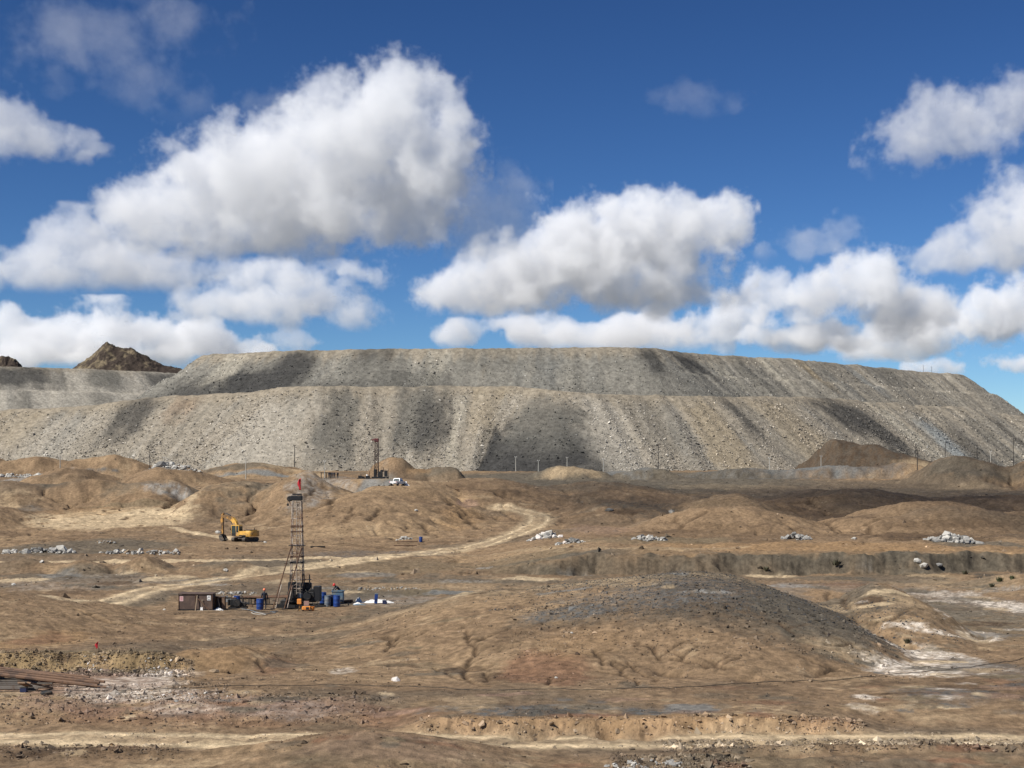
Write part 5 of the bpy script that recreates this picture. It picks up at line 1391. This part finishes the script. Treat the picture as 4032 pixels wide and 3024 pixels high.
MB().add([(-.76, -.70, 1.12), (-.76, .70, 1.12), (-.55, .60, 1.62), (-.55, -.60, 1.62), (-.74, -.70, 1.12), (-.74, .70, 1.12), (-.53, .60, 1.62), (-.53, -.60, 1.62)], [(0, 1, 2, 3), (4, 7, 6, 5), (0, 4, 5, 1), (1, 5, 6, 2), (2, 6, 7, 3), (3, 7, 4, 0)]).build('rear_window', M_GLASS, cb)
for s in (-1, 1):
    for (x0, x1) in ((-.52, .12), (.2, .95)):
        MB().add([(x0, s * .858, 1.12), (x1, s * .858, 1.12), (x1 - (.25 if x1 > .5 else 0), s * .735, 1.62), (x0 + .08, s * .735, 1.62), (x0, s * .82, 1.12), (x1, s * .82, 1.12), (x1 - (.25 if x1 > .5 else 0), s * .70, 1.62), (x0 + .08, s * .70, 1.62)], [(0, 1, 2, 3), (4, 7, 6, 5), (0, 4, 5, 1), (1, 5, 6, 2), (2, 6, 7, 3), (3, 7, 4, 0)]).build('side_window', M_GLASS, cb)
    for x in (-1.65, 1.65):
        w = MB().lathe([(.1, -.12), (.34, -.12), (.37, -.06), (.37, .06), (.34, .12), (.1, .12)], 16, (x, s * .82, .37), 'Y').build('wheel', M_RUBBER, tr)
        MB().lathe([(.02, -.125), (.2, -.125), (.2, .125), (.02, .125)], 12, (x, s * .825, .37), 'Y').build('rim', M_CONC, w)
    MB().box((-2.615, s * .80, .88), (.03, .12, .26)).build('tail_light', M_RED, tr)
MB().box((-2.66, 0, .52), (.14, 1.75, .2), bevel=.03).build('rear_bumper', M_BLACK, tr)
MB().box((-2.63, 0, .80), (.02, 1.4, .4)).build('tailgate', M_PLASTER, tr)
MB().box((-2.74, 0, .55), (.012, .42, .13)).build('number_plate', M_WHITE, tr)
MB().box((-1.65, 0, 1.04), (1.7, 1.5, .05)).build('cargo_bed', M_BLACK, tr)
p = put(1596, 336.5)
crumple('white_sack', 'white sack heap beyond the right side of the pickup', 'sack', p, 1.0, .7, .95, M_WHITE, 22, 8)
lean_pole('steel_pipe', 'dark pipe lying on the ground left of the pickup', put(1530, 338) + Vector((0, 0, .12)), put(1550, 338) + Vector((0, 0, .12)), .12, M_STEEL, 'pipe')

# ------------------------------------------------------------------ far drill rig
FD = 372.0
F0 = put(1483, FD)
M_FMAST = paint('red_brown_mast', (0.05, 0.025, 0.02), .7, 0, .3, (.04, .03, .025), 3)
M_FCROWN = paint('dark_red_crown', (.12, .025, .025), .7, 0, .25, (.05, .02, .02), 3)
fr, _c2 = drill_rig('distant dark rig with red crown at the foot of the dump', F0, 9.3, .46, .40, 2.2, (M_FMAST, M_STEEL, M_FCROWN), ladder=False, bays=8, thick=1.9)
MB().box((.0, 0, 9.75), (1.1, .9, .9), bevel=.1).build('crown_block', M_FCROWN, fr)
MB().box((-.8, 0, 9.85), (.9, .5, .35), rotY(-.2), bevel=.08).build('crown_arm', M_FCROWN, fr)
MB().box((.9, 0, .35), (4.2, 1.9, .5), bevel=.05).build('skid', M_BLACK, fr)
MB().box((-.35, 0, 1.5), (.7, .9, 1.9), bevel=.08).build('rotary_head', M_BLACK, fr)
MB().box((.9, 0, 1.25), (1.2, 1.0, 1.3), bevel=.08).build('gearbox', M_STEEL, fr)
MB().box((1.3, 0, 2.05), (.7, .7, .5), bevel=.08).build('engine_cover', M_BLACK, fr)
MB().box((2.35, 0, 1.4), (.8, 1.0, 1.5), bevel=.06).build('radiator', M_BLACK, fr)
MB().tube((1.7, .2, 1.8), (1.7, .2, 2.9), .07, 8).build('exhaust_pipe', M_STEEL, fr)
MB().tube((3.0, .3, .5), (3.0, .3, 2.6), .05, 6).build('stanchion', M_STEEL, fr)
MB().tube((.1, -.2, 9.2), (.12, -.2, 1.0), .06, 8).build('drill_rod', M_FMAST, fr)
c = put(1423, 373)
o = thing('mud_pump', 'low dark pump on a pale pad left of the distant rig', 'pump', c)
MB().box((0, 0, .15), (1.9, .9, .2)).build('skid', M_STEEL, o); MB().box((-.4, 0, .55), (.8, .7, .6), bevel=.07).build('engine_block', M_BLACK, o); MB().box((.5, 0, .45), (.7, .6, .45), bevel=.06).build('pump_case', M_BLACK, o); MB().tube((-.1, 0, .6), (-.1, 0, 1.25), .07, 8).build('exhaust_pipe', M_BLACK, o); MB().lathe([(.05, -.06), (.32, -.06), (.32, .06), (.05, .06)], 14, (.05, -.4, .5), 'Y').build('flywheel', M_STEEL, o)
c = put(1448, 373.5)
o = thing('tool_chest', 'dark chest between the far pump and the distant rig', 'chest', c)
MB().box((0, 0, .4), (1.1, .7, .7), bevel=.04).build('body', M_BLACK, o); MB().box((0, 0, .78), (1.15, .75, .1), bevel=.03).build('lid', M_STEEL, o)
drum('small white drum on the slope behind the far pump', 1446, 381, M_WHITE, 1.1, .28, group='pale drum at the distant rig')
lean_pole('marker_post', 'short post with a dark top on the slope left of the distant rig', put(1455, 382) + Vector((0, 0, -.1)), put(1455, 382) + Vector((0, 0, 1.7)), .09, M_RUST, 'post')

# shade frame and the crew on the far left of that rig
c = put(1283, 384.5)
o = thing('shade_frame', 'dark table like frame beside the distant crew', 'frame', c)
MB().box((0, 0, 1.55), (2.7, 1.2, .10)).build('top', M_STEEL, o)
for x in (-1.2, .1, 1.2):
    for y in (-.5, .5): MB().box((x, y, .75), (.1, .1, 1.5)).build('leg', M_STEEL, o)
crew = [(1296, 383.2, 20, 'leftmost of the four dark figures beside the distant frame'), (1307, 384.0, 160, 'second dark figure from the left in the distant crew'), (1316, 383.4, 190, 'third dark figure from the left in the distant crew'), (1330, 384.4, 230, 'rightmost of the four dark figures, apart from the rest')]
for (px, d, a, lab) in crew:
    person(lab, put(px, d), math.radians(a), {}, None, 'distant drill crew', 1.78)

# ------------------------------------------------------------------ utility poles
def pole(label, px, top, d, dark, arms=0, base=None, r=.13):
    p = put(px, d); h = Zrow(top, d) - p.z
    if base: p.z = Zrow(base, d) - .6; h = Zrow(top, d) - p.z
    m = M_TAR if dark else M_CONC
    o = thing('utility_pole', label, 'pole', p - Vector((0, 0, .3)), random.Random(px).uniform(-.3, .3), 'utility poles along the foot of the dump')
    MB().tube((0, 0, 0), (0, 0, h + .3), r * 1.25, 8, r * .8).build('shaft', m, o)
    for k in range(max(1, arms)):
        z = h + .1 - k * .9
        w = 1.8 if arms else .9
        MB().box((0, 0, z), (w, .12, .12)).build('crossarm', m, o)
        for x in ((-w * .45, 0, w * .45) if arms else (-w * .4, w * .4)):
            MB().lathe([(.04, 0), (.07, .06), (.04, .14), (.06, .2), (.02, .26)], 8, (x, 0, z + .06)).build('insulator', M_WHITE if not dark else M_TAR, o)
    return o
for a in [('pale pole at the far left beside the white rock band', 237, 1795, 440, False, 0), ('dark pole behind the white topped mound on the left', 590, 1768, 470, True, 1), ('short pale pole right of the white topped mound', 646, 1800, 480, False, 0),
          ('pale pole midway between the white topped mound and the flag', 968, 1803, 470, False, 0), ('tall dark pole above and left of the red rig flag', 1160, 1752, 500, True, 0), ('pale pole directly above the distant crew', 1278, 1814, 420, False, 0),
          ('thin pale pole just right of the distant rig', 1592, 1806, 470, False, 0), ('thin pale pole at the left end of the pale cut bank', 2031, 1798, 540, False, 0), ('pale pole over the middle of the dark stain at the dump foot', 2120, 1812, 480, False, 0),
          ('short pale pole behind the pale cut bank', 2233, 1800, 540, False, 0), ('short pole at the right end of the pale cut bank', 2376, 1806, 500, False, 0), ('dark pole with crossarms at the dump foot right of centre', 2592, 1748, 520, True, 2),
          ('short pale pole on the grey gravel bank', 3030, 1802, 505, False, 0), ('pale pole at the left foot of the dark brown hill', 3233, 1795, 500, False, 0), ('dark pole on top of the dark brown hill', 3331, 1716, 560, True, 0),
          ('dark pole with base hidden behind the near dark hill', 3612, 1772, 455, True, 1), ('dark double armed pole behind the near dark hill', 3606, 1745, 560, True, 2), ('dark pole, second right of the double armed pole', 3722, 1742, 540, True, 1),
          ('dark pole between two others on the right edge hills', 3847, 1742, 540, True, 2), ('thick dark pole at the right edge of the hills', 3990, 1726, 530, True, 2), ('short pale pole at the right edge', 3900, 1776, 520, False, 0)]:
    pole(*a)
for i, px in enumerate((3636, 3668)):
    d = 792.0; x = Xcol(px, d)
    o = thing('radio_mast', ['taller left one of two thin masts on the dump crest', 'shorter right one of two thin masts on the dump crest'][i], 'mast', (x, d, 66.0), 0, 'thin masts on the dump crest')
    h = Zrow((1436, 1442)[i], d) - 66
    MB().tube((0, 0, 0), (0, 0, h), .12, 6, .06).build('shaft', M_TAR, o); MB().box((0, 0, h * .9), (.9, .08, .08)).build('crossarm', M_TAR, o)

# ------------------------------------------------------------------ pipes and timbers on the near left
PD = 73.5
def pip(label, a, b, za, zb, r, mat, da=0.0, db=0.0, name='steel_pipe'):
    A = put(a, PD + da); B = put(b, PD + db); zg = PADS[-1][3]
    A.z = zg + za; B.z = zg + zb
    return lean_pole(name, label, A, B, r, mat, 'pipe', 'pipes stacked on the near left')
M_GPIPE = paint('grey_pipe', (.13, .11, .09), .6, .2, .3, (.10, .07, .05), 3); M_BPIPE = paint('brown_pipe', (.15, .082, .045), .75, 0, .3, (.07, .04, .025), 3)
low = ['frontmost grey pipe of the lower layer on the near left', 'second grey pipe from the front of the lower layer', 'third grey pipe from the front of the lower layer', 'fourth grey pipe from the front of the lower layer', 'fifth grey pipe from the front of the lower layer', 'sixth grey pipe from the front of the lower layer', 'seventh grey pipe from the front of the lower layer', 'rearmost grey pipe of the lower layer']
for i in range(8):
    pip(low[i], -220, 150 + 28 * ((i * 5) % 3), .06 + .005 * i, .06 + .005 * i, .048, M_GPIPE, -1.2 + i * .42, -1.2 + i * .42)
for i in range(4):
    pip(['left loose grey pipe of the second layer', 'second loose grey pipe of the second layer', 'third loose grey pipe of the second layer', 'rear loose grey pipe of the second layer'][i], -200, 120 + 25 * (i % 2), .17, .17, .045, M_GPIPE, -.6 + i * .7, -.5 + i * .7)
for i, (b_, za, zb, d0, d1, lab) in enumerate([(352, 1.0, .30, 1.9, 1.1, 'topmost brown pipe, ending farthest left'), (368, .93, .24, 1.6, .7, 'brown pipe with its end beside the pale square end'), (392, .86, .16, 1.3, .2, 'long brown pipe just behind the lowest one'), (384, .82, .10, 1.0, -.5, 'thick lowest brown pipe crossing the grey pipes'), (412, 1.05, .18, 2.3, .4, 'brown pipe reaching farthest right'), (418, .74, .06, 1.2, -.7, 'thin brown rod along the lowest brown pipe')]):
    pip(lab, -240, b_, za, zb, (.085, .075, .075, .10, .07, .04)[i], M_BPIPE, d0, d1)
for i, (px, l, w, rz, lean_, lab, z) in enumerate([(99, .8, .40, math.radians(80), .35, 'short flat brown plank lying across the grey pipes', .24), (158, 1.3, .32, math.radians(50), .30, 'longer plank sloping off the grey pipes to the ground', .20)]):
    o = MB().box((0, 0, 0), (l, w, .07), rotZ(rz) @ rotY(lean_)).build('plank', M_DWOOD); q = put(px, PD - 1.45); o.location = (q.x, q.y, PADS[-1][3] + z + .06); tag(o, lab, 'plank')
o = thing('battery_box', 'dark navy box under the short plank before the grey pipes', 'box', put(94, PD - 2.0))
MB().box((0, 0, .11), (.32, .26, .2), bevel=.015).build('case', M_NAVY, o); MB().box((0, 0, .225), (.33, .27, .03), bevel=.01).build('lid', M_BLACK, o)
c = hit(183, 2737, exact=True)
o = thing('old_tyre', 'small worn tyre lying flat on the near left', 'tyre', c)
MB().lathe([(.15, .02), (.25, 0), (.28, .04), (.28, .11), (.25, .14), (.16, .13)], 22).build('tread', M_RUBBER, o, True)
MB().lathe([(.155, .03), (.10, .05), (.10, .09), (.155, .11)], 18).build('rim', M_ORANGE, o, True)

o = thing('timber_sleeper', 'timber block propping up the brown pipes at the left edge', 'timber', put(-20, PD + 1.6))
MB().box((0, 0, .33), (.35, 1.9, .62), bevel=.03).build('sleeper', M_DWOOD, o); MB().box((0, 0, .03), (.5, 2.1, .1)).build('base_board', M_WOOD, o)
# cable lying across the foreground
cp = []
for (px, py) in [(-300, 2735), (0, 2727), (300, 2722), (700, 2712), (1000, 2705), (1300, 2698), (1600, 2704), (1800, 2716), (2100, 2718), (2400, 2717), (2700, 2706), (3000, 2688), (3300, 2680), (3500, 2660), (3800, 2630), (4032, 2596), (4300, 2560)]:
    cp.append(hit(max(-300, min(4300, px)), py))
pts = []
for a, b in zip(cp[:-1], cp[1:]):
    n = max(2, int((b - a).length / .7))
    for k in range(n):
        x = a.x + (b.x - a.x) * k / n; y = a.y + (b.y - a.y) * k / n
        y += .12 * math.sin(x * 1.3) + .06 * math.sin(x * 3.1)
        pts.append(Vector((x, y, 0)))
zs = height(np.array([p.x for p in pts]), np.array([p.y for p in pts]))
for p, z in zip(pts, zs): p.z = float(z) + .03
o = MB().path([p - pts[0] for p in pts], .016, 6).build('power_cable', M_RUBBER, smooth=True); o.location = pts[0]
tag(o, 'long black cable lying across the whole foreground', 'cable')

# ------------------------------------------------------------------ tips of broken stone and lone boulders
heap('white and grey stone heap beside the curved track', 2080, 2092, 2200, 2128, 70, .40, [4, 0, 0, 1, 2], .7)
heap('scattered white stones trailing right of the curved track heap', 2190, 2100, 2300, 2150, 60, .30, [4, 0, 1, 2], .4)
heap('small pale stone heap under the middle hills', 2490, 2106, 2620, 2136, 60, .32, [0, 0, 1, 1], .5)
heap('grey stone heap at the foot of the folded hill', 3085, 2098, 3190, 2132, 60, .34, [1, 1, 0, 2], .9)
heap('large grey stone heap near the right edge', 3655, 2102, 3855, 2140, 130, .42, [1, 1, 1, 0, 2], .9)
heap('broken pale rock row at the left edge along the road', 0, 2135, 280, 2186, 120, .36, [0, 1, 1, 2, 0], .6)
heap('dark and pale rock row along the road left of the excavator', 400, 2150, 700, 2190, 110, .32, [1, 2, 2, 0, 3], .5)
heap('small brown stone pile between the pale rock row and the sand', 380, 2118, 450, 2142, 24, .30, [3, 1, 0], .3)
heap('white stones by the rusty planks near the lone drum', 1560, 2108, 1625, 2128, 36, .26, [0, 0, 1], .5)
heap('white rock crown of the far left mound', 590, 1822, 780, 1846, 60, .55, [0, 0, 1], .4)
heap('band of white blocks at the far left', 0, 1858, 220, 1884, 90, .5, [0, 0, 1], .3)
heap('rubble patch at the bottom edge right of centre', 2400, 2990, 2700, 3040, 90, .085, [0, 1, 1, 3], .1)
heap('pale crumbled rock among the pinkish soil on the near left', 520, 2700, 900, 2760, 100, .055, [4, 0, 1, 3], .02)
heap('white lumps in the middle of the rocky left bank', 540, 2595, 720, 2660, 70, .075, [4, 0, 0, 3], .04)
heap('pinkish white lumps under the small red flag', 320, 2590, 430, 2640, 50, .075, [4, 3, 0, 3], .04)
heap('low stones on the grey bank behind the rig litter', 1380, 2300, 1650, 2330, 50, .14, [1, 2, 3, 0], .2)
heap('stone scatter behind the cabinet and mud pump', 850, 2315, 1010, 2345, 60, .16, [1, 0, 3, 2], .2)
for a in [('white block on the ground left of the rusty shelter', 647, 2404, .16, 0), ('white boulder beside the cable in the foreground', 1561, 2683, .30, 4), ('white stone on the folded hill foot, right of its grey heap', 3364, 2124, .5, 0), ('pale boulder high on the dark terrace bank', 3612, 2218, .5, 0), ('largest white boulder at the foot of the dark terrace bank', 3640, 2236, .6, 0), ('grey boulder right of the white ones on the terrace bank', 3696, 2233, .45, 1),
          ('single white stone on the smooth brown hill', 1639, 2016, .45, 0), ('white stone right of the excavator tracks', 1044, 2138, .35, 0), ('white slab behind the excavator bucket', 858, 2100, .6, 0), ('yellowish stone beside the cable on the right', 3190, 2684, .14, 3), ('white stone in the middle of the red hill base', 2190, 2672, .10, 0), ('small white stone above the red hill base', 2252, 2496, .12, 0),
          ('white stone on the flat left of the tracks', 55, 2306, .30, 0), ('pale slab on the grey mound above the rig pad', 890, 2252, .4, 0), ('pale block on the flat by the road at the far left', 165, 2216, .4, 0), ('round rock at the right of the ochre mound', 843, 2645, .28, 3), ('dark boulder at the foot of the centre hills', 2645, 2018, .8, 2), ('second dark boulder on the track right of the centre hills', 2400, 2012, .9, 2)]:
    boulder(*a)
# rusty planks and a log along the far road
for i, (a, b, dz, lab) in enumerate([((1552, 2150), (1640, 2130), .1, 'lower rusty plank beside the lone blue drum'), ((1560, 2142), (1645, 2126), .3, 'upper rusty plank beside the lone blue drum')]):
    A = hit(*a, exact=True); B = hit(b[0], a[1], exact=True)
    o = MB().box((0, 0, 0), ((B - A).length, .5, .12), rotZ(.25)).build('plank', M_RUST); o.location = (A + B) / 2 + Vector((0, .3 * i, dz)); tag(o, lab, 'plank')
A = hit(1223, 2158, exact=True); B = hit(1279, 2158, exact=True)
lean_pole('steel_pipe', 'short dark pipe lying by the road right of the excavator', A + Vector((0, 0, .14)), B + Vector((0, 0, .14)), .15, M_STEEL, 'pipe')

# dry tufts
M_TUFT = paint('dry_scrub', (.085, .08, .045), .9, 0, 0, vary=.3); M_TUFTG = paint('green_scrub', (.07, .085, .035), .9, 0, 0, vary=.3)
def tuft(label, px, py, s, mat):
    c = hit(px, py, exact=True); rng = random.Random(px); b = MB()
    for i in range(46):
        a = rng.uniform(0, 6.28); r = s * rng.random() * .35; l = s * rng.uniform(.5, 1.0); lean_ = rng.uniform(.15, .7)
        p0 = Vector((r * math.cos(a), r * math.sin(a), -.03)); p1 = p0 + Vector((math.cos(a) * l * lean_, math.sin(a) * l * lean_, l * .8)); w = Vector((-math.sin(a), math.cos(a), 0)) * s * .05
        m = (p0 + p1) / 2 + w * 1.5
        b.add([p0 - w, p0 + w, m + w, p1, m - w * 3], [(0, 1, 2, 3, 4)])
    o = b.build('dry_shrub', mat); o.location = c
    return tag(o, label, 'shrub', 'dry scrub on the right hand flat')
for a in [('dark dry tuft below the white salt patch at right', 3572, 2538, .45, M_TUFT), ('greenish tuft near the dark mound at the right edge', 3935, 2292, .7, M_TUFTG), ('dark tuft left of the dark mound at the right edge', 3905, 2312, .6, M_TUFT), ('tuft at the foot of the terrace bank, left one', 3015, 2258, .7, M_TUFT), ('wide tuft at the foot of the terrace bank under the pale boulders', 3290, 2258, 1.0, M_TUFT), ('tuft at the foot of the terrace bank, far right', 3800, 2262, .7, M_TUFT), ('small greenish tuft by the right edge flat', 3985, 2282, .6, M_TUFTG)]:
    tuft(*a)
# ------------------------------------------------------------------ clouds (real volumes)
CLOUD_BASE = 620.0
CLOUD_DENS = 0.36

def cloud_material(dens):
    m = bpy.data.materials.new('cloud')
    m.use_nodes = True
    nt = m.node_tree
    nt.nodes.clear()
    out = nt.nodes.new('ShaderNodeOutputMaterial')
    at = nt.nodes.new('ShaderNodeAttribute')
    at.attribute_name = 'density'
    mul = nt.nodes.new('ShaderNodeMath')
    mul.operation = 'MULTIPLY'
    mul.inputs[1].default_value = dens
    vs = nt.nodes.new('ShaderNodeVolumeScatter')
    vs.inputs['Color'].default_value = (0.998, 0.998, 0.998, 1)
    vs.inputs['Anisotropy'].default_value = 0.0
    nt.links.new(at.outputs['Fac'], mul.inputs[0])
    nt.links.new(mul.outputs[0], vs.inputs['Density'])
    nt.links.new(vs.outputs[0], out.inputs['Volume'])
    return m

def cloud(label, blobs, base_row, seed, dens=0.03, rough=1.0, dist=None, wisp=0.0, world=None, soft=0.38, vox=9.0, base_soft=60.0):
    """blobs: (px, py, rx, ry) in photo pixels; the cloud hangs at the shared base height, so its distance follows from the row of its base."""
    d = dist or (CLOUD_BASE - EYE) * FPX / (HOR - base_row)
    k = d / FPX
    vox = 5.2 * k
    base_soft = 75 * k
    rng = random.Random(seed)
    P = list(world or [])
    for (px, py, rx, ry) in blobs:
        c = P3(px, py, d)
        c.y += rng.uniform(-0.3, 0.3) * rx * k
        gr = 1.1 if base_row < 1200 else 1.0; rx *= gr; ry *= gr
        P.append((c, Vector((rx * k, max(0.6 * rx, ry) * k, ry * k))))
    pad = 0.2
    lo = Vector([min(c[i] - r[i] * (1 + pad) for c, r in P) for i in range(3)])
    hi = Vector([max(c[i] + r[i] * (1 + pad) for c, r in P) for i in range(3)])
    zb = EYE + (HOR - base_row) * k
    if world:
        zb = CLOUD_BASE; vox, base_soft = 9.0, 40.0
    lo.z = max(lo.z, zb - base_soft * 0.8)
    mid = (lo + hi) / 2
    me = bpy.data.meshes.new('cloud')
    ob = bpy.data.objects.new('cloud', me)
    COL.objects.link(ob)
    ob.location = mid
    ng = bpy.data.node_groups.new('cloud', 'GeometryNodeTree')
    ng.interface.new_socket('Geometry', in_out='OUTPUT', socket_type='NodeSocketGeometry')
    N, L = ng.nodes.new, ng.links.new
    out = N('NodeGroupOutput')
    pos = N('GeometryNodeInputPosition')

    def vm(op, a, b=None, c=None):
        n = N('ShaderNodeVectorMath'); n.operation = op
        for i, v in enumerate((a, b, c)):
            if v is None: continue
            if hasattr(v, 'links'): L(v, n.inputs[i])
            else: n.inputs[i].default_value = v
        return n
    def mt(op, a, b=None, c=None, clamp=False):
        n = N('ShaderNodeMath'); n.operation = op; n.use_clamp = clamp
        for i, v in enumerate((a, b, c)):
            if v is None: continue
            if hasattr(v, 'links'): L(v, n.inputs[i])
            else: n.inputs[i].default_value = v
        return n.outputs[0]
    def noise(vec, scale, detail, roughness, off, kind='FBM'):
        n = N('ShaderNodeTexNoise'); n.noise_dimensions = '3D'
        n.noise_type = kind
        n.normalize = True
        v = vm('ADD', vec, off).outputs[0]
        L(v, n.inputs['Vector'])
        n.inputs['Scale'].default_value = scale
        n.inputs['Detail'].default_value = detail
        n.inputs['Roughness'].default_value = roughness
        return n
    R = max(r.x for c, r in P)
    o1 = (rng.uniform(0, 9000), rng.uniform(0, 9000), rng.uniform(0, 900))
    # domain warp then fractal detail
    w = noise(pos.outputs[0], 1 / (R * 0.55), 1.5, 0.55, o1)
    wv = vm('SUBTRACT', w.outputs['Color'], (0.5, 0.5, 0.5)).outputs[0]
    wv = vm('MULTIPLY', wv, (R * 1.0 * rough, R * 1.0 * rough, R * 0.7 * rough)).outputs[0]
    p2 = vm('ADD', pos.outputs[0], wv).outputs[0]
    sdf = None
    for c, r in P:
        q = vm('SUBTRACT', p2, c - mid).outputs[0]
        q = vm('DIVIDE', q, r).outputs[0]
        ln = vm('LENGTH', q).outputs['Value']
        b = mt('SUBTRACT', 1.0, ln)
        sdf = b if sdf is None else mt('SMOOTH_MAX', sdf, b, 0.15)
    f1 = noise(pos.outputs[0], 1 / (210 * k), 5.0, 0.74, (o1[1], o1[0], o1[2]))
    f = mt('MULTIPLY', mt('SUBTRACT', f1.outputs[0], 0.485), 3.3 * rough)
    v = mt('ADD', sdf, f)
    if wisp:
        v = mt('SUBTRACT', v, wisp)
    mr = N('ShaderNodeMapRange'); mr.interpolation_type = 'SMOOTHSTEP'
    L(v, mr.inputs['Value']); mr.inputs['From Min'].default_value = 0.0; mr.inputs['From Max'].default_value = soft
    sep = N('ShaderNodeSeparateXYZ'); L(pos.outputs[0], sep.inputs[0])
    mb = N('ShaderNodeMapRange'); mb.interpolation_type = 'SMOOTHSTEP'
    zz = mt('ADD', sep.outputs[2], mt('MULTIPLY', mt('SUBTRACT', w.outputs[0], 0.5), base_soft * 1.6))
    L(zz, mb.inputs['Value'])
    mb.inputs['From Min'].default_value = zb - mid.z - base_soft * 0.5
    mb.inputs['From Max'].default_value = zb - mid.z + base_soft * 0.5
    dn = mt('MULTIPLY', mr.outputs[0], mb.outputs[0])
    vc = N('GeometryNodeVolumeCube')
    L(dn, vc.inputs['Density'])
    half = (hi - lo) / 2
    vc.inputs['Min'].default_value = -half
    vc.inputs['Max'].default_value = half
    for i, ax in enumerate('XYZ'):
        vc.inputs['Resolution ' + ax].default_value = max(12, min(260, int(2 * half[i] / (vox * (2.3 if ax == 'Y' else 1.0)))))
    sm = N('GeometryNodeSetMaterial')
    sm.inputs['Material'].default_value = cloud_material(dens)
    L(vc.outputs[0], sm.inputs[0])
    L(sm.outputs[0], out.inputs[0])
    md = ob.modifiers.new('cloud', 'NODES')
    md.node_group = ng
    ob['kind'] = 'structure'
    ob['label'] = label
    return ob

CLOUDS = [
    ('large white cumulus rising to a peak left of centre', 1005, 0.030, 0.0, [(560, 850, 170, 120), (760, 850, 260, 170), (800, 690, 170, 120), (1000, 760, 320, 230), (1250, 680, 280, 250), (1450, 540, 260, 240), (1570, 400, 180, 150), (1690, 640, 190, 210), (1620, 820, 220, 130), (1200, 900, 320, 120)]),
    ('low white cloud at the left edge under the large cumulus', 1130, 0.022, 0.0, [(330, 970, 160, 120), (180, 1060, 220, 80), (480, 1080, 270, 100), (60, 1080, 150, 60), (700, 1080, 180, 60)]),
    ('thin greyish veil of cloud right of the large cumulus', 1040, 0.006, 0.05, [(1900, 840, 210, 200), (1850, 960, 170, 100), (2010, 760, 120, 100)]),
    ('wedge shaped white cumulus over the middle of the dump', 1240, 0.036, 0.0, [(1800, 1150, 180, 100), (2050, 1110, 260, 150), (2300, 1040, 300, 190), (2550, 960, 300, 200), (2720, 880, 220, 130), (2480, 830, 150, 80), (2850, 880, 110, 120), (2650, 1140, 260, 100)]),
    ('row of low cumulus just above the dump crest at centre', 1370, 0.028, 0.0, [(1820, 1310, 130, 50), (2050, 1300, 220, 60), (2600, 1270, 180, 90), (2450, 1330, 320, 60), (2250, 1340, 200, 45)]),
    ('white cumulus in the upper right corner of the sky', 665, 0.028, 0.0, [(3590, 560, 180, 110), (3790, 490, 200, 130), (3980, 410, 150, 100)]),
    ('white cumulus over the right part of the dump', 1385, 0.030, 0.0, [(2900, 1250, 170, 100), (3130, 1190, 220, 130), (3400, 1120, 220, 140), (3550, 1200, 190, 130), (3150, 1320, 260, 55)]),
    ('cumulus cut off by the right edge halfway up the sky', 1075, 0.026, 0.0, [(3760, 1000, 160, 80), (3950, 930, 200, 140), (4120, 860, 200, 190)]),
    ('low bright cumulus above the right end of the dump', 1420, 0.032, 0.0, [(3420, 1375, 180, 45), (3620, 1320, 210, 90), (3860, 1240, 230, 110), (4070, 1200, 160, 120)]),
    ('tiny cumulus behind the thin masts on the dump', 1490, 0.030, 0.0, [(3690, 1455, 120, 50), (3980, 1420, 150, 50)]),
    ('long low cloud bank behind the rocky peak on the left', 1455, 0.026, 0.0, [(150, 1300, 260, 85), (500, 1290, 260, 95), (720, 1360, 270, 90), (300, 1390, 420, 70), (960, 1400, 150, 50)]),
    ('flat cloud layer under the large cumulus', 1290, 0.020, 0.0, [(930, 1210, 240, 80), (1200, 1190, 280, 90), (1370, 1230, 170, 60), (1050, 1090, 240, 80), (1400, 1090, 170, 60)]),
    ('white cloud cut off by the left edge high up', 635, 0.026, 0.0, [(-20, 480, 150, 130), (150, 570, 170, 65), (310, 605, 130, 28)]),
    ('faint wispy cloud shreds in the upper left', 430, 0.0052, 0.2, [(350, 130, 330, 150), (500, 330, 200, 90), (230, 300, 110, 70), (660, 60, 260, 110), (760, 430, 130, 100)]),
    ('faint shred of cloud left of the large cumulus peak', 470, 0.007, 0.12, [(1010, 400, 120, 70), (1180, 430, 110, 60)]),
    ('faint shred of cloud high above the middle', 465, 0.005, 0.1, [(2710, 400, 130, 75), (2900, 390, 80, 55), (2450, 620, 110, 70)]),
    ('small grey cloud between the centre and right cumulus', 1015, 0.011, 0.05, [(3220, 950, 150, 80), (3300, 900, 90, 60), (3010, 1020, 50, 50)]),
    ('small cloud low between the left bank and the dump', 1400, 0.016, 0.05, [(1180, 1350, 110, 50), (1000, 1370, 90, 35)]),
]
CLOUDS += [
    ('cumulus beyond the left edge of the view', 900, 0.030, 0.0, [(-1300, 720, 380, 190), (-950, 640, 300, 200), (-700, 780, 260, 110)]),
    ('cumulus beyond the right edge of the view', 1180, 0.030, 0.0, [(4750, 1020, 320, 150), (5100, 960, 330, 190), (5400, 1080, 260, 100)]),
]
for i, (lab, row, dens, wisp, blobs) in enumerate(CLOUDS):
    cloud(lab, blobs, row, 40 + i, dens * CLOUD_DENS, wisp=wisp)

# one more cumulus overhead, out of the frame: its shade lies on the hills at middle right
def upsun(x, y, z):
    t = (CLOUD_BASE + 50 - z) / SUN_DIR.z
    return Vector((x, y, z)) + SUN_DIR * t
cloud('cumulus overhead beyond the left of the frame', [], 1200, 90, 0.011, world=[(upsun(75, 330, 5), Vector((75, 70, 60))), (upsun(150, 350, 6), Vector((80, 80, 60))), (upsun(120, 270, 4), Vector((70, 60, 50)))], dist=3000)
